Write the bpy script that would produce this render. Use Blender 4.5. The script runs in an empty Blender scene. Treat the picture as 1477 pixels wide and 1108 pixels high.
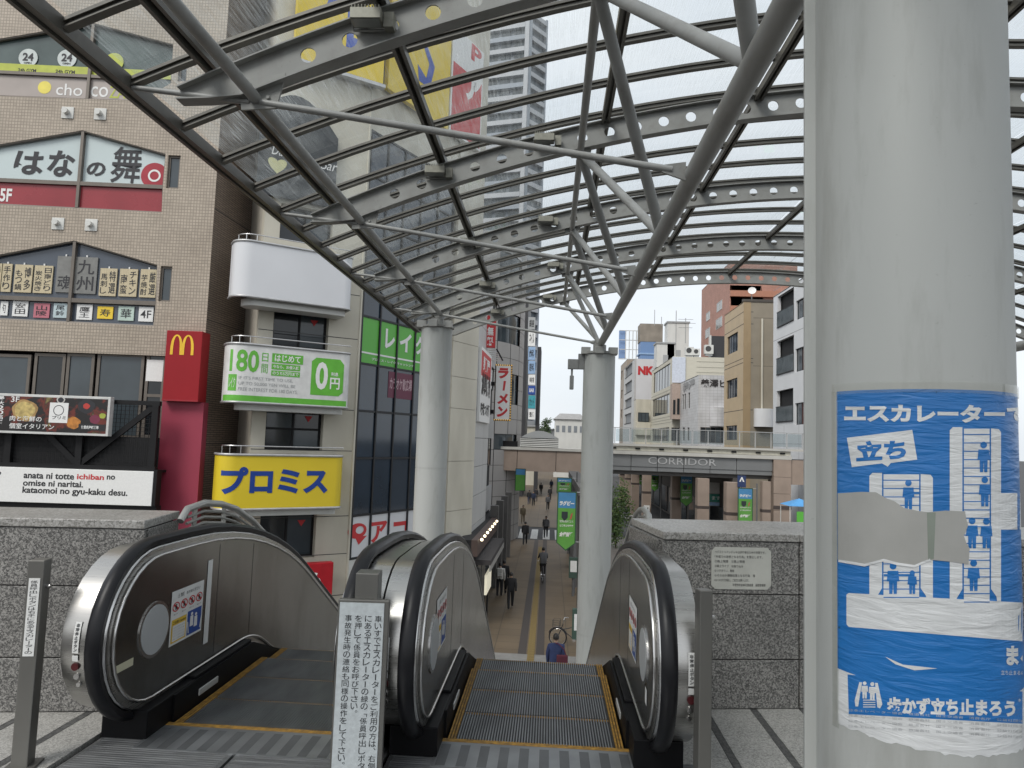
import bpy, bmesh, math, random
from mathutils import Vector, Matrix
R = math.radians
random.seed(7)
SC = bpy.context.scene
COL = SC.collection
# ------------------------------------------------------------------ camera
FPX, YAW, PITCH, ROLL, EYE = 1000.0, 3.25, 4.6, 1.95, 1.65
PW, PH = 1477.0, 1108.0
_y, _p, _r = R(YAW), R(PITCH), R(ROLL)
CF = Vector((-math.sin(_y)*math.cos(_p), math.cos(_y)*math.cos(_p), math.sin(_p)))
_R0 = Vector((math.cos(_y), math.sin(_y), 0)); _U0 = _R0.cross(CF)
CR = _R0*math.cos(_r) + _U0*math.sin(_r)
CU = -_R0*math.sin(_r) + _U0*math.cos(_r)
CP = Vector((0, 0, EYE))
cd = bpy.data.cameras.new('camera'); cam = bpy.data.objects.new('camera', cd); COL.objects.link(cam)
cd.sensor_width = 36; cd.lens = FPX/PW*36; cd.clip_end = 3000; cd.clip_start = 0.05
cam.matrix_world = Matrix(((CR.x, CU.x, -CF.x, CP.x), (CR.y, CU.y, -CF.y, CP.y), (CR.z, CU.z, -CF.z, CP.z), (0, 0, 0, 1)))
SC.camera = cam
# ------------------------------------------------------------------ sky, sun, exposure
SUN_EL, SUN_AZ = R(46), R(212)          # azimuth clockwise from +Y: behind the camera, to the left
w = bpy.data.worlds.new('World'); SC.world = w; w.use_nodes = True
nt = w.node_tree; N = nt.nodes; L = nt.links; N.clear()
out = N.new('ShaderNodeOutputWorld'); bg = N.new('ShaderNodeBackground'); sky = N.new('ShaderNodeTexSky')
sky.sky_type = 'NISHITA'; sky.sun_disc = False; sky.sun_elevation = SUN_EL; sky.sun_rotation = SUN_AZ
sky.air_density = 1.0; sky.dust_density = 3.0
tc = N.new('ShaderNodeTexCoord'); mp = N.new('ShaderNodeMapping'); mp.inputs['Scale'].default_value = (1.2, 1.2, 3.2)
nz = N.new('ShaderNodeTexNoise'); nz.inputs['Scale'].default_value = 1.7; nz.inputs['Detail'].default_value = 7
cr = N.new('ShaderNodeValToRGB'); cr.color_ramp.elements[0].position = .3; cr.color_ramp.elements[1].position = .72
cr.color_ramp.elements[0].color = (6.7, 7.15, 7.6, 1); cr.color_ramp.elements[1].color = (8.4, 8.6, 8.8, 1)
mx = N.new('ShaderNodeMix'); mx.data_type = 'RGBA'; mx.inputs[0].default_value = 0.86
L.new(tc.outputs['Generated'], mp.inputs[0]); L.new(mp.outputs[0], nz.inputs['Vector']); L.new(nz.outputs[0], cr.inputs[0])
L.new(sky.outputs[0], mx.inputs[6]); L.new(cr.outputs[0], mx.inputs[7]); L.new(mx.outputs[2], bg.inputs[0])
bg.inputs[1].default_value = 0.1
L.new(bg.outputs[0], out.inputs[0])
sd = bpy.data.lights.new('sun', 'SUN'); sd.energy = 1.5; sd.angle = R(22); sd.color = (1, .97, .92)
sun = bpy.data.objects.new('sun', sd); COL.objects.link(sun)
sdir = Vector((math.sin(SUN_AZ)*math.cos(SUN_EL), math.cos(SUN_AZ)*math.cos(SUN_EL), math.sin(SUN_EL)))
sun.rotation_euler = sdir.to_track_quat('Z', 'Y').to_euler()
sun.location = sdir*60
vs = SC.view_settings; vs.view_transform = 'Standard'; vs.look = 'None'; vs.exposure = 0.42; vs.gamma = 1
SC.render.engine = 'CYCLES'
SC.cycles.use_denoising = True; SC.cycles.max_bounces = 8; SC.cycles.transparent_max_bounces = 16
SC.cycles.diffuse_bounces = 3; SC.cycles.glossy_bounces = 4; SC.cycles.sample_clamp_indirect = 6
SC.cycles.caustics_reflective = False; SC.cycles.caustics_refractive = False
# ------------------------------------------------------------------ photo pixel -> place
def ray(x, y): return CF + CR*((x-738.5)/FPX) - CU*((y-554.0)/FPX)
def atZ(x, y, Z): d = ray(x, y); return CP + d*((Z-CP.z)/d.z)
def atY(x, y, Y): d = ray(x, y); return CP + d*((Y-CP.y)/d.y)
def atX(x, y, X): d = ray(x, y); return CP + d*((X-CP.x)/d.x)
# ------------------------------------------------------------------ materials
MATS = {}
def M(name, col=(.5, .5, .5), rough=.6, metal=0, var=.12, vs=4., stretch=(1, 1, 1), bump=0., bs=60., spec=.5, dirt=None, emit=0, coat=0):
    if name in MATS: return MATS[name]
    m = bpy.data.materials.new(name); m.use_nodes = True; MATS[name] = m
    n = m.node_tree.nodes; l = m.node_tree.links; b = n['Principled BSDF']
    b.inputs['Roughness'].default_value = rough; b.inputs['Metallic'].default_value = metal
    b.inputs['Specular IOR Level'].default_value = spec
    if coat: b.inputs['Coat Weight'].default_value = coat; b.inputs['Coat Roughness'].default_value = .08
    t = n.new('ShaderNodeTexCoord'); mp = n.new('ShaderNodeMapping'); mp.inputs['Scale'].default_value = stretch
    l.new(t.outputs['Object'], mp.inputs[0])
    nz = n.new('ShaderNodeTexNoise'); nz.inputs['Scale'].default_value = vs; nz.inputs['Detail'].default_value = 6
    l.new(mp.outputs[0], nz.inputs['Vector'])
    r = n.new('ShaderNodeValToRGB'); e = r.color_ramp.elements
    e[0].position = .3; e[1].position = .7
    lo = dirt if dirt else tuple(c*(1-var) for c in col)
    e[0].color = (*lo, 1); e[1].color = (*[min(1, c*(1+var*.6)) for c in col], 1)
    l.new(nz.outputs[0], r.inputs[0]); l.new(r.outputs[0], b.inputs['Base Color'])
    rr = n.new('ShaderNodeMapRange'); rr.inputs[3].default_value = max(0, rough-.06); rr.inputs[4].default_value = min(1, rough+.1)
    l.new(nz.outputs[0], rr.inputs[0]); l.new(rr.outputs[0], b.inputs['Roughness'])
    if bump:
        n2 = n.new('ShaderNodeTexNoise'); n2.inputs['Scale'].default_value = bs; n2.inputs['Detail'].default_value = 4
        l.new(mp.outputs[0], n2.inputs['Vector'])
        bp = n.new('ShaderNodeBump'); bp.inputs['Strength'].default_value = bump; bp.inputs['Distance'].default_value = .01
        l.new(n2.outputs[0], bp.inputs['Height']); l.new(bp.outputs[0], b.inputs['Normal'])
    if emit:
        b.inputs['Emission Color'].default_value = (*col, 1); b.inputs['Emission Strength'].default_value = emit
    return m
def granite(name, a, b_, c, rough=.3, sc=60):
    if name in MATS: return MATS[name]
    m = bpy.data.materials.new(name); m.use_nodes = True; MATS[name] = m
    n = m.node_tree.nodes; l = m.node_tree.links; b = n['Principled BSDF']; b.inputs['Roughness'].default_value = rough
    t = n.new('ShaderNodeTexCoord'); v = n.new('ShaderNodeTexVoronoi'); v.inputs['Scale'].default_value = sc
    nd = n.new('ShaderNodeTexNoise'); nd.inputs['Scale'].default_value = sc*1.7; nd.inputs['Detail'].default_value = 3
    nb = n.new('ShaderNodeTexNoise'); nb.inputs['Scale'].default_value = 2.2; nb.inputs['Detail'].default_value = 5
    for q in (v, nd, nb): l.new(t.outputs['Object'], q.inputs['Vector'])
    sp = n.new('ShaderNodeSeparateColor'); l.new(v.outputs['Color'], sp.inputs[0])
    ad = n.new('ShaderNodeMath'); ad.operation = 'MULTIPLY_ADD'; ad.inputs[1].default_value = .55
    l.new(sp.outputs[0], ad.inputs[0]); l.new(nd.outputs[0], ad.inputs[2])
    r = n.new('ShaderNodeValToRGB'); e = r.color_ramp.elements
    e[0].position = .42; e[0].color = (*a, 1); e[1].position = .98; e[1].color = (*c, 1)
    k = e.new(.72); k.color = (*b_, 1)
    l.new(ad.outputs[0], r.inputs[0])
    mxn = n.new('ShaderNodeMix'); mxn.data_type = 'RGBA'; mxn.blend_type = 'MULTIPLY'; mxn.inputs[0].default_value = .5
    r2 = n.new('ShaderNodeValToRGB'); r2.color_ramp.elements[0].position = .3; r2.color_ramp.elements[0].color = (.55, .55, .55, 1); r2.color_ramp.elements[1].position = .65
    l.new(nb.outputs[0], r2.inputs[0]); l.new(r.outputs[0], mxn.inputs[6]); l.new(r2.outputs[0], mxn.inputs[7])
    l.new(mxn.outputs[2], b.inputs['Base Color'])
    return m
def tiled(name, col=None, grout=None, w=.1, h=.1, rough=.5, off=.5, var=.25, mort=.012):
    if name in MATS: return MATS[name]
    m = bpy.data.materials.new(name); m.use_nodes = True; MATS[name] = m
    n = m.node_tree.nodes; l = m.node_tree.links; b = n['Principled BSDF']; b.inputs['Roughness'].default_value = rough
    t = n.new('ShaderNodeTexCoord'); s = n.new('ShaderNodeSeparateXYZ'); l.new(t.outputs['Object'], s.inputs[0])
    ad = n.new('ShaderNodeMath'); l.new(s.outputs[0], ad.inputs[0]); l.new(s.outputs[1], ad.inputs[1])
    cb = n.new('ShaderNodeCombineXYZ'); l.new(ad.outputs[0], cb.inputs[0]); l.new(s.outputs[2], cb.inputs[1])
    br = n.new('ShaderNodeTexBrick'); br.offset = off; br.inputs['Scale'].default_value = 1
    br.inputs['Brick Width'].default_value = w; br.inputs['Row Height'].default_value = h
    br.inputs['Mortar Size'].default_value = mort; br.inputs['Mortar Smooth'].default_value = .2
    br.inputs['Color1'].default_value = (*[c*(1-var) for c in col], 1); br.inputs['Color2'].default_value = (*[c*(1+var*.5) for c in col], 1)
    br.inputs['Mortar'].default_value = (*grout, 1)
    l.new(cb.outputs[0], br.inputs['Vector'])
    nb = n.new('ShaderNodeTexNoise'); nb.inputs['Scale'].default_value = .7; nb.inputs['Detail'].default_value = 8; l.new(t.outputs['Object'], nb.inputs['Vector'])
    r2 = n.new('ShaderNodeValToRGB'); r2.color_ramp.elements[0].position = .3; r2.color_ramp.elements[0].color = (.72, .7, .68, 1); r2.color_ramp.elements[1].position = .65
    mxn = n.new('ShaderNodeMix'); mxn.data_type = 'RGBA'; mxn.blend_type = 'MULTIPLY'; mxn.inputs[0].default_value = .6
    l.new(nb.outputs[0], r2.inputs[0]); l.new(br.outputs['Color'], mxn.inputs[6]); l.new(r2.outputs[0], mxn.inputs[7]); l.new(mxn.outputs[2], b.inputs['Base Color'])
    bp = n.new('ShaderNodeBump'); bp.invert = True; bp.inputs['Strength'].default_value = .5; bp.inputs['Distance'].default_value = .004
    l.new(br.outputs['Fac'], bp.inputs['Height']); l.new(bp.outputs[0], b.inputs['Normal'])
    return m
def glassmat(name, tint=(.82, .88, .9), refl=1.0, haze=.1, streak=(30, 1.2, 30), hc=(.75, .8, .82)):
    if name in MATS: return MATS[name]
    m = bpy.data.materials.new(name); m.use_nodes = True; MATS[name] = m
    n = m.node_tree.nodes; l = m.node_tree.links; n.clear()
    o = n.new('ShaderNodeOutputMaterial'); tr = n.new('ShaderNodeBsdfTransparent'); tr.inputs[0].default_value = (*tint, 1)
    gl = n.new('ShaderNodeBsdfGlossy'); gl.inputs['Roughness'].default_value = .03
    df = n.new('ShaderNodeBsdfDiffuse'); df.inputs[0].default_value = (*hc, 1)
    tl = n.new('ShaderNodeBsdfTranslucent'); tl.inputs[0].default_value = (*hc, 1)
    t = n.new('ShaderNodeTexCoord'); mp = n.new('ShaderNodeMapping'); mp.inputs['Scale'].default_value = streak
    nz = n.new('ShaderNodeTexNoise'); nz.inputs['Scale'].default_value = 1; nz.inputs['Detail'].default_value = 6
    l.new(t.outputs['Object'], mp.inputs[0]); l.new(mp.outputs[0], nz.inputs['Vector'])
    mr = n.new('ShaderNodeMapRange'); mr.inputs[1].default_value = .35; mr.inputs[2].default_value = .8; mr.inputs[3].default_value = haze*.25; mr.inputs[4].default_value = haze*1.8
    n3 = n.new('ShaderNodeTexNoise'); n3.inputs['Scale'].default_value = .9; n3.inputs['Detail'].default_value = 4; gi = n.new('ShaderNodeObjectInfo'); av = n.new('ShaderNodeVectorMath'); l.new(t.outputs['Object'], av.inputs[0]); l.new(gi.outputs['Location'], av.inputs[1]); l.new(av.outputs[0], n3.inputs['Vector'])
    r3 = n.new('ShaderNodeMapRange'); r3.inputs[1].default_value = .35; r3.inputs[2].default_value = .7; r3.inputs[3].default_value = .35; r3.inputs[4].default_value = 1.7; l.new(n3.outputs[0], r3.inputs[0])
    m3 = n.new('ShaderNodeMath'); m3.operation = 'MULTIPLY'; l.new(mr.outputs[0], m3.inputs[0]); l.new(r3.outputs[0], m3.inputs[1])
    l.new(nz.outputs[0], mr.inputs[0])
    a = n.new('ShaderNodeMixShader'); a.inputs[0].default_value = .5; l.new(df.outputs[0], a.inputs[1]); l.new(tl.outputs[0], a.inputs[2])
    b = n.new('ShaderNodeMixShader'); l.new(m3.outputs[0], b.inputs[0]); l.new(tr.outputs[0], b.inputs[1]); l.new(a.outputs[0], b.inputs[2])
    lw = n.new('ShaderNodeLayerWeight'); lw.inputs[0].default_value = .5
    fp = n.new('ShaderNodeMath'); fp.operation = 'POWER'; fp.inputs[1].default_value = 5; l.new(lw.outputs['Facing'], fp.inputs[0])
    fr = n.new('ShaderNodeMath'); fr.operation = 'MULTIPLY_ADD'; fr.inputs[1].default_value = .93; fr.inputs[2].default_value = .06; l.new(fp.outputs[0], fr.inputs[0])
    fm = n.new('ShaderNodeMath'); fm.operation = 'MULTIPLY'; fm.inputs[1].default_value = refl; l.new(fr.outputs[0], fm.inputs[0])
    c = n.new('ShaderNodeMixShader'); l.new(fm.outputs[0], c.inputs[0]); l.new(b.outputs[0], c.inputs[1]); l.new(gl.outputs[0], c.inputs[2])
    l.new(c.outputs[0], o.inputs[0])
    return m
def grime(m, scale, stretch, lo, hi, tint=(.45, .43, .40), amount=.6):
    """multiply a worn pattern into a material's colour"""
    n = m.node_tree.nodes; l = m.node_tree.links; b = n['Principled BSDF']
    src = b.inputs['Base Color'].links[0].from_socket
    t = n.new('ShaderNodeTexCoord'); mp = n.new('ShaderNodeMapping'); mp.inputs['Scale'].default_value = stretch
    nz = n.new('ShaderNodeTexNoise'); nz.inputs['Scale'].default_value = scale; nz.inputs['Detail'].default_value = 8; nz.inputs['Roughness'].default_value = .65
    l.new(t.outputs['Object'], mp.inputs[0]); l.new(mp.outputs[0], nz.inputs['Vector'])
    mr = n.new('ShaderNodeMapRange'); mr.inputs[1].default_value = lo; mr.inputs[2].default_value = hi; mr.inputs[3].default_value = 0; mr.inputs[4].default_value = amount
    l.new(nz.outputs[0], mr.inputs[0])
    mx = n.new('ShaderNodeMix'); mx.data_type = 'RGBA'; mx.blend_type = 'MULTIPLY'; mx.inputs[7].default_value = (*tint, 1)
    l.new(mr.outputs[0], mx.inputs[0]); l.new(src, mx.inputs[6]); l.new(mx.outputs[2], b.inputs['Base Color'])
    return m
# ------------------------------------------------------------------ mesh helpers
class MB:
    def __init__(s): s.v = []; s.f = []; s.mi = []
    def add(s, vs, fs, mi=0):
        k = len(s.v); s.v += [tuple(p) for p in vs]
        for f in fs: s.f.append(tuple(i+k for i in f)); s.mi.append(mi)
        return s
    def box(s, x0, x1, y0, y1, z0, z1, mi=0):
        return s.add([(x0, y0, z0), (x1, y0, z0), (x1, y1, z0), (x0, y1, z0), (x0, y0, z1), (x1, y0, z1), (x1, y1, z1), (x0, y1, z1)],
                     [(0, 3, 2, 1), (4, 5, 6, 7), (0, 1, 5, 4), (1, 2, 6, 5), (2, 3, 7, 6), (3, 0, 4, 7)], mi)
    def prism(s, pts, lift, mi=0):
        # pts: polygon of 3-tuples; lift: vector
        n = len(pts); a = [Vector(p) for p in pts]; b = [p+Vector(lift) for p in a]
        nrm = Vector((0, 0, 0))
        for i in range(n): nrm += a[i].cross(a[(i+1) % n])
        flip = nrm.dot(Vector(lift)) > 0
        F = [tuple(range(n)), tuple(range(n, 2*n))] + [(i, (i+1) % n, n+(i+1) % n, n+i) for i in range(n)]
        if flip: F = [tuple(reversed(F[0])), F[1]] + F[2:]
        else: F = [F[0], tuple(reversed(F[1]))] + [tuple(reversed(f)) for f in F[2:]]
        return s.add(a+b, F, mi)
    def tube(s, p0, p1, r0, r1=None, n=12, caps=True, mi=0):
        p0 = Vector(p0); p1 = Vector(p1); r1 = r0 if r1 is None else r1
        d = (p1-p0).normalized(); u = d.orthogonal().normalized(); v = d.cross(u)
        A = [p0+(u*math.cos(2*math.pi*i/n)+v*math.sin(2*math.pi*i/n))*r0 for i in range(n)]
        B = [p1+(u*math.cos(2*math.pi*i/n)+v*math.sin(2*math.pi*i/n))*r1 for i in range(n)]
        F = [(i, (i+1) % n, n+(i+1) % n, n+i) for i in range(n)]
        if caps: F += [tuple(reversed(range(n))), tuple(range(n, 2*n))]
        return s.add(A+B, F, mi)
    def pipe(s, pts, r, n=10, closed=False, mi=0, up=None):
        P = [Vector(p) for p in pts]; k = len(P); V = []; prev = None
        for i, p in enumerate(P):
            if closed: t = (P[(i+1) % k]-P[i-1])
            else: t = P[min(i+1, k-1)]-P[max(i-1, 0)]
            t.normalize()
            u = prev - t*prev.dot(t) if prev is not None else t.orthogonal()
            u.normalize(); prev = u; v = t.cross(u)
            V += [p+(u*math.cos(2*math.pi*j/n)+v*math.sin(2*math.pi*j/n))*r for j in range(n)]
        F = []
        for i in range(k if closed else k-1):
            a = i*n; b = ((i+1) % k)*n
            F += [(a+j, a+(j+1) % n, b+(j+1) % n, b+j) for j in range(n)]
        if not closed: F += [tuple(reversed(range(n))), tuple(range((k-1)*n, k*n))]
        return s.add(V, F, mi)
    def lathe(s, prof, c=(0, 0, 0), n=24, mi=0):
        V = []; c = Vector(c)
        for r, z in prof: V += [c+Vector((r*math.cos(2*math.pi*j/n), r*math.sin(2*math.pi*j/n), z)) for j in range(n)]
        F = []
        for i in range(len(prof)-1): F += [(i*n+j, i*n+(j+1) % n, (i+1)*n+(j+1) % n, (i+1)*n+j) for j in range(n)]
        F += [tuple(reversed(range(n))), tuple(range((len(prof)-1)*n, len(prof)*n))]
        return s.add(V, F, mi)
    def mesh(s, name, mats, smooth=None):
        me = bpy.data.meshes.new(name); me.from_pydata(s.v, [], s.f); me.update()
        for m in (mats if isinstance(mats, (list, tuple)) else [mats]): me.materials.append(m)
        if any(s.mi): me.polygons.foreach_set('material_index', s.mi)
        if smooth: shade(me, smooth)
        return me
    def build(s, name, mats, parent=None, smooth=None, bevel=0, **k):
        return link(name, s.mesh(name, mats, smooth), parent, bevel, **k)
def shade(me, deg=35):
    me.polygons.foreach_set('use_smooth', [True]*len(me.polygons))
    bm = bmesh.new(); bm.from_mesh(me)
    for e in bm.edges:
        if len(e.link_faces) == 2 and e.calc_face_angle(0) > R(deg): e.smooth = False
    bm.to_mesh(me); bm.free()
def link(name, me, parent=None, bevel=0, label=None, cat=None, group=None, kind=None, loc=None):
    o = bpy.data.objects.new(name, me); COL.objects.link(o)
    if parent: o.parent = parent
    if loc is not None: o.location = loc
    if label: o['label'] = label
    if cat: o['category'] = cat
    if group: o['group'] = group
    if kind: o['kind'] = kind
    if bevel:
        b = o.modifiers.new('bevel', 'BEVEL'); b.width = bevel; b.segments = 2; b.limit_method = 'ANGLE'; b.angle_limit = R(40)
    return o
def thing(name, label, cat, loc=(0, 0, 0), rz=0, group=None):
    o = bpy.data.objects.new(name, None); COL.objects.link(o); o.location = loc; o.rotation_euler = (0, 0, rz); o.empty_display_size = .2
    o['label'] = label; o['category'] = cat
    if group: o['group'] = group
    return o
def bx(name, mat, parent, x0, x1, y0, y1, z0, z1, bevel=0, **k):
    return MB().box(min(x0, x1), max(x0, x1), min(y0, y1), max(y0, y1), min(z0, z1), max(z0, z1)).build(name, mat, parent, bevel=bevel, **k)
def dup(root, loc=None, rz=None, label=None, group=None):
    r = root.copy(); COL.objects.link(r)
    if loc is not None: r.location = loc
    if rz is not None: r.rotation_euler = (0, 0, rz)
    if label: r['label'] = label
    if group: r['group'] = group
    for ch in list(root.children):
        c = ch.copy(); COL.objects.link(c); c.parent = r
        for g in list(ch.children):
            d = g.copy(); COL.objects.link(d); d.parent = c
    return r
def fill2d(outer, holes=(), ext=0):
    """flat sheet (x, y) with holes, as vertex and face lists"""
    cu = bpy.data.curves.new('c', 'CURVE'); cu.dimensions = '2D'; cu.fill_mode = 'BOTH'; cu.extrude = ext
    for poly in [outer]+list(holes):
        sp = cu.splines.new('POLY'); sp.points.add(len(poly)-1)
        for i, p in enumerate(poly): sp.points[i].co = (p[0], p[1], 0, 1)
        sp.use_cyclic_u = True
    o = bpy.data.objects.new('c', cu); me = bpy.data.meshes.new_from_object(o)
    V = [tuple(v.co) for v in me.vertices]; F = [tuple(p.vertices) for p in me.polygons]
    bpy.data.objects.remove(o); bpy.data.curves.remove(cu); bpy.data.meshes.remove(me)
    return V, F
def circ(cx, cy, r, n=16, ry=None): return [(cx+r*math.cos(2*math.pi*i/n), cy+(ry or r)*math.sin(2*math.pi*i/n)) for i in range(n)]
_TX = {}
def glyphs(body, bold=0.0, shear=0.0):
    k = (body, bold, shear)
    if k not in _TX:
        cu = bpy.data.curves.new('t', 'FONT'); cu.body = body; cu.offset = bold; cu.shear = shear; cu.resolution_u = 3
        o = bpy.data.objects.new('t', cu); me = bpy.data.meshes.new_from_object(o)
        _TX[k] = ([tuple(v.co) for v in me.vertices], [tuple(p.vertices) for p in me.polygons])
        bpy.data.objects.remove(o); bpy.data.curves.remove(cu); bpy.data.meshes.remove(me)
    return _TX[k]
def flat_text(mb, body, x0, x1, y0, y1, bold=.02, shear=0, vertical=False, keep=False, mi=0):
    """lettering squeezed into the rectangle, added to mb in the plane z = 0"""
    if vertical:
        n = len(body); h = (y1-y0)/n
        for i, ch in enumerate(body):
            if ch == ' ': continue
            ch2 = '|' if ch == 'ー' else ch
            a = y1-(i+1)*h
            if ch2 == '|': mb.add([((x0+x1)/2-(x1-x0)*.06, a+h*.1, 0), ((x0+x1)/2+(x1-x0)*.06, a+h*.1, 0), ((x0+x1)/2+(x1-x0)*.06, a+h*.9, 0), ((x0+x1)/2-(x1-x0)*.06, a+h*.9, 0)], [(0, 1, 2, 3)], mi)
            elif ch2 == '「': mb.add([(x0+(x1-x0)*a_, y_, 0) for a_, y_ in ((.5, a+h*.5), (.92, a+h*.5), (.92, a+h*.05), (.86, a+h*.05), (.86, a+h*.43), (.5, a+h*.43))], [(0, 5, 4, 1), (1, 4, 3, 2)], mi)
            elif ch2 in '。、': flat_text(mb, ch2, x0+(x1-x0)*.65, x0+(x1-x0)*.95, a+h*.65, a+h*.95, bold, mi=mi)
            else: flat_text(mb, ch2, x0+(x1-x0)*.05, x1-(x1-x0)*.05, a+h*.06, a+h*.94, bold, mi=mi)
        return mb
    V, F = glyphs(body, bold, shear)
    if not V: return mb
    a0 = min(v[0] for v in V); a1 = max(v[0] for v in V); b0 = min(v[1] for v in V); b1 = max(v[1] for v in V)
    sx = (x1-x0)/max(1e-6, a1-a0); sy = (y1-y0)/max(1e-6, b1-b0)
    if keep:
        s_ = min(sx, sy); cx = (x0+x1)/2; cy = (y0+y1)/2
        P = [(cx+(v[0]-(a0+a1)/2)*s_, cy+(v[1]-(b0+b1)/2)*s_, 0) for v in V]
    else: P = [(x0+(v[0]-a0)*sx, y0+(v[1]-b0)*sy, 0) for v in V]
    return mb.add(P, F, mi)
def slice_u(mb, step):
    """cut every face of mb at x = k*step, so it can be bent"""
    me = bpy.data.meshes.new('s'); me.from_pydata(mb.v, [], mb.f); me.polygons.foreach_set('material_index', mb.mi)
    bm = bmesh.new(); bm.from_mesh(me)
    xs = [v[0] for v in mb.v]; k = math.floor(min(xs)/step)+1
    while k*step < max(xs):
        bmesh.ops.bisect_plane(bm, geom=bm.verts[:]+bm.edges[:]+bm.faces[:], plane_co=(k*step, 0, 0), plane_no=(1, 0, 0), dist=1e-6); k += 1
    bm.to_mesh(me); bm.free()
    r = MB(); r.v = [tuple(v.co) for v in me.vertices]; r.f = [tuple(p.vertices) for p in me.polygons]; r.mi = [p.material_index for p in me.polygons]
    bpy.data.meshes.remove(me); return r
def remap(mb, fn): mb.v = [tuple(fn(*p)) for p in mb.v]; return mb
def area_flip(mb):  # used after a mirror-like remap
    mb.f = [tuple(reversed(f)) for f in mb.f]; return mb
# ================================================================== materials
paint_col = M('silver_column_paint', (.47, .48, .46), .5, .08, .05, 1.5, (1, 1, .25), .02, 40)
grime(paint_col, 5, (1, 1, .18), .52, .8, (.5, .48, .44), .55); grime(paint_col, 26, (1, 1, 2.2), .66, .76, (.45, .43, .4), .5)
paint_rib = M('grey_steel_paint', (.34, .34, .325), .5, 0, .14, 2.5, bump=.03)
grime(paint_rib, 3, (1, 1, 1), .5, .75, (.55, .5, .44), .6); grime(paint_rib, 30, (1, 1, .4), .64, .72, (.4, .3, .22), .5)
paint_tube = M('light_grey_tube_paint', (.40, .40, .385), .45, 0, .1, 3)
grime(paint_tube, 4, (1, .4, 1), .5, .75, (.55, .5, .45), .5); grime(paint_tube, 35, (1, .5, 1), .66, .73, (.4, .3, .22), .5)
alu_dark = M('anodised_dark_aluminium', (.15, .142, .125), .4, .35, .15, 6, (1, 1, 1))
rubber = M('black_rubber', (.008, .008, .010), .35, 0, .3, 8, spec=.35)
steel = M('brushed_stainless', (.50, .49, .47), .27, 1, .05, 5, (1, 1, 30))
steel_side = M('dark_brushed_stainless', (.30, .292, .278), .2, .95, .08, 1.2, (1, 1, 3))
grime(steel_side, 3.5, (1, 1, .35), .48, .75, (.5, .47, .43), .6); grime(steel_side, 60, (1, 6, .5), .6, .7, (.7, .68, .65), .5)
steel_trim = M('stainless_trim', (.62, .61, .6), .22, 1, .08, 8)
black_pl = M('black_skirt', (.004, .004, .005), .5, 0, .3, 5, spec=.2)
yellow_ln = M('yellow_line_paint', (.40, .22, .035), .6, 0, .4, 30, dirt=(.16, .09, .025))
step_m = M('step_aluminium', (.035, .036, .037), .5, .3, .35, 9, (1, .3, 1))
comb_m = M('comb_plate_aluminium', (.33, .34, .35), .35, .75, .2, 5)
gran_d = granite('dark_granite', (.042, .041, .040), (.140, .136, .130), (.36, .35, .33), .35, 135)
gran_c = granite('pale_granite_cap', (.15, .145, .135), (.30, .29, .27), (.45, .44, .42), .35, 90)
gran_f = granite('floor_granite', (.22, .215, .20), (.42, .41, .385), (.58, .57, .54), .5, 140)
gran_s = granite('floor_dark_strip', (.04, .04, .04), (.09, .09, .088), (.15, .15, .145), .5, 110)
grout = M('dark_joint', (.035, .034, .032), .8)
concrete = M('concrete', (.32, .31, .29), .8, 0, .25, 2, bump=.15, bs=25)
white_pt = M('white_print', (.78, .78, .76), .5, 0, .05, 20)
black_pt = M('black_print', (.02, .02, .022), .55, 0, .1, 20)
red_pt = M('red_print', (.55, .03, .035), .5, 0, .1, 20)
blue_pt = M('blue_print', (.02, .07, .30), .5, 0, .1, 20)
yel_pt = M('yellow_print', (.82, .58, .04), .5, 0, .06, 20)
grn_pt = M('green_print', (.10, .42, .05), .5, 0, .06, 20)
gry_pt = M('grey_print', (.35, .36, .36), .5, 0, .06, 20)
Z_ST = -6.0
seam_m = M('thin_dark_joint', (.03, .03, .03), .7)
# ================================================================== ground, street
def ground_mat():
    m = tiled('street_paving', (.135, .098, .058), (.075, .058, .037), .9, .9, .6, 0, .10, .02)
    n = m.node_tree.nodes; l = m.node_tree.links
    s = [q for q in n if q.type == 'SEPXYZ'][0]; cb = [q for q in n if q.type == 'COMBXYZ'][0]
    l.new(s.outputs[0], cb.inputs[0]); l.new(s.outputs[1], cb.inputs[1])
    return m
asphalt = M('asphalt', (.06, .06, .062), .85, 0, .3, 1.2, bump=.2, bs=80)
g = MB().add([(-900, -400, Z_ST-.03), (900, -400, Z_ST-.03), (900, 2200, Z_ST-.03), (-900, 2200, Z_ST-.03)], [(0, 1, 2, 3)]).build('ground', asphalt, kind='structure')
pave_g = tiled('plaza_paving', (.20, .195, .185), (.1, .1, .1), .6, .6, .6, 0, .12, .012)
def sheet(name, mat, x0, x1, y0, y1, z, **k):
    return MB().add([(x0, y0, z), (x1, y0, z), (x1, y1, z), (x0, y1, z)], [(0, 1, 2, 3)]).build(name, mat, **k)
gm = ground_mat()
road = sheet('shopping_street', gm, -5.2, 2.4, 25.6, 54.5, Z_ST, kind='structure')
sheet('far_shopping_street', gm, -7.5, 3.6, 62.5, 260, Z_ST+.004, kind='structure')
pg = ground_mat.__call__() if False else M('grey_landing_paving', (.21, .205, .195), .65, 0, .2, 3, bump=.05)
sheet('plaza', pg, -30, 30, 10, 25.6, Z_ST+.0, kind='structure')
sheet('side_plaza', M('side_plaza_paving', (.19, .17, .15), .7, 0, .2, 2, bump=.05), 2.6, 40, 25.6, 58, Z_ST+.004, kind='structure')
br = M('dark_brown_paver', (.05, .04, .035), .65, 0, .2, 6)
sheet('brown_paving_band', br, -.92, -.62, 25.6, 54.5, Z_ST+.006, kind='structure')
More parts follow.
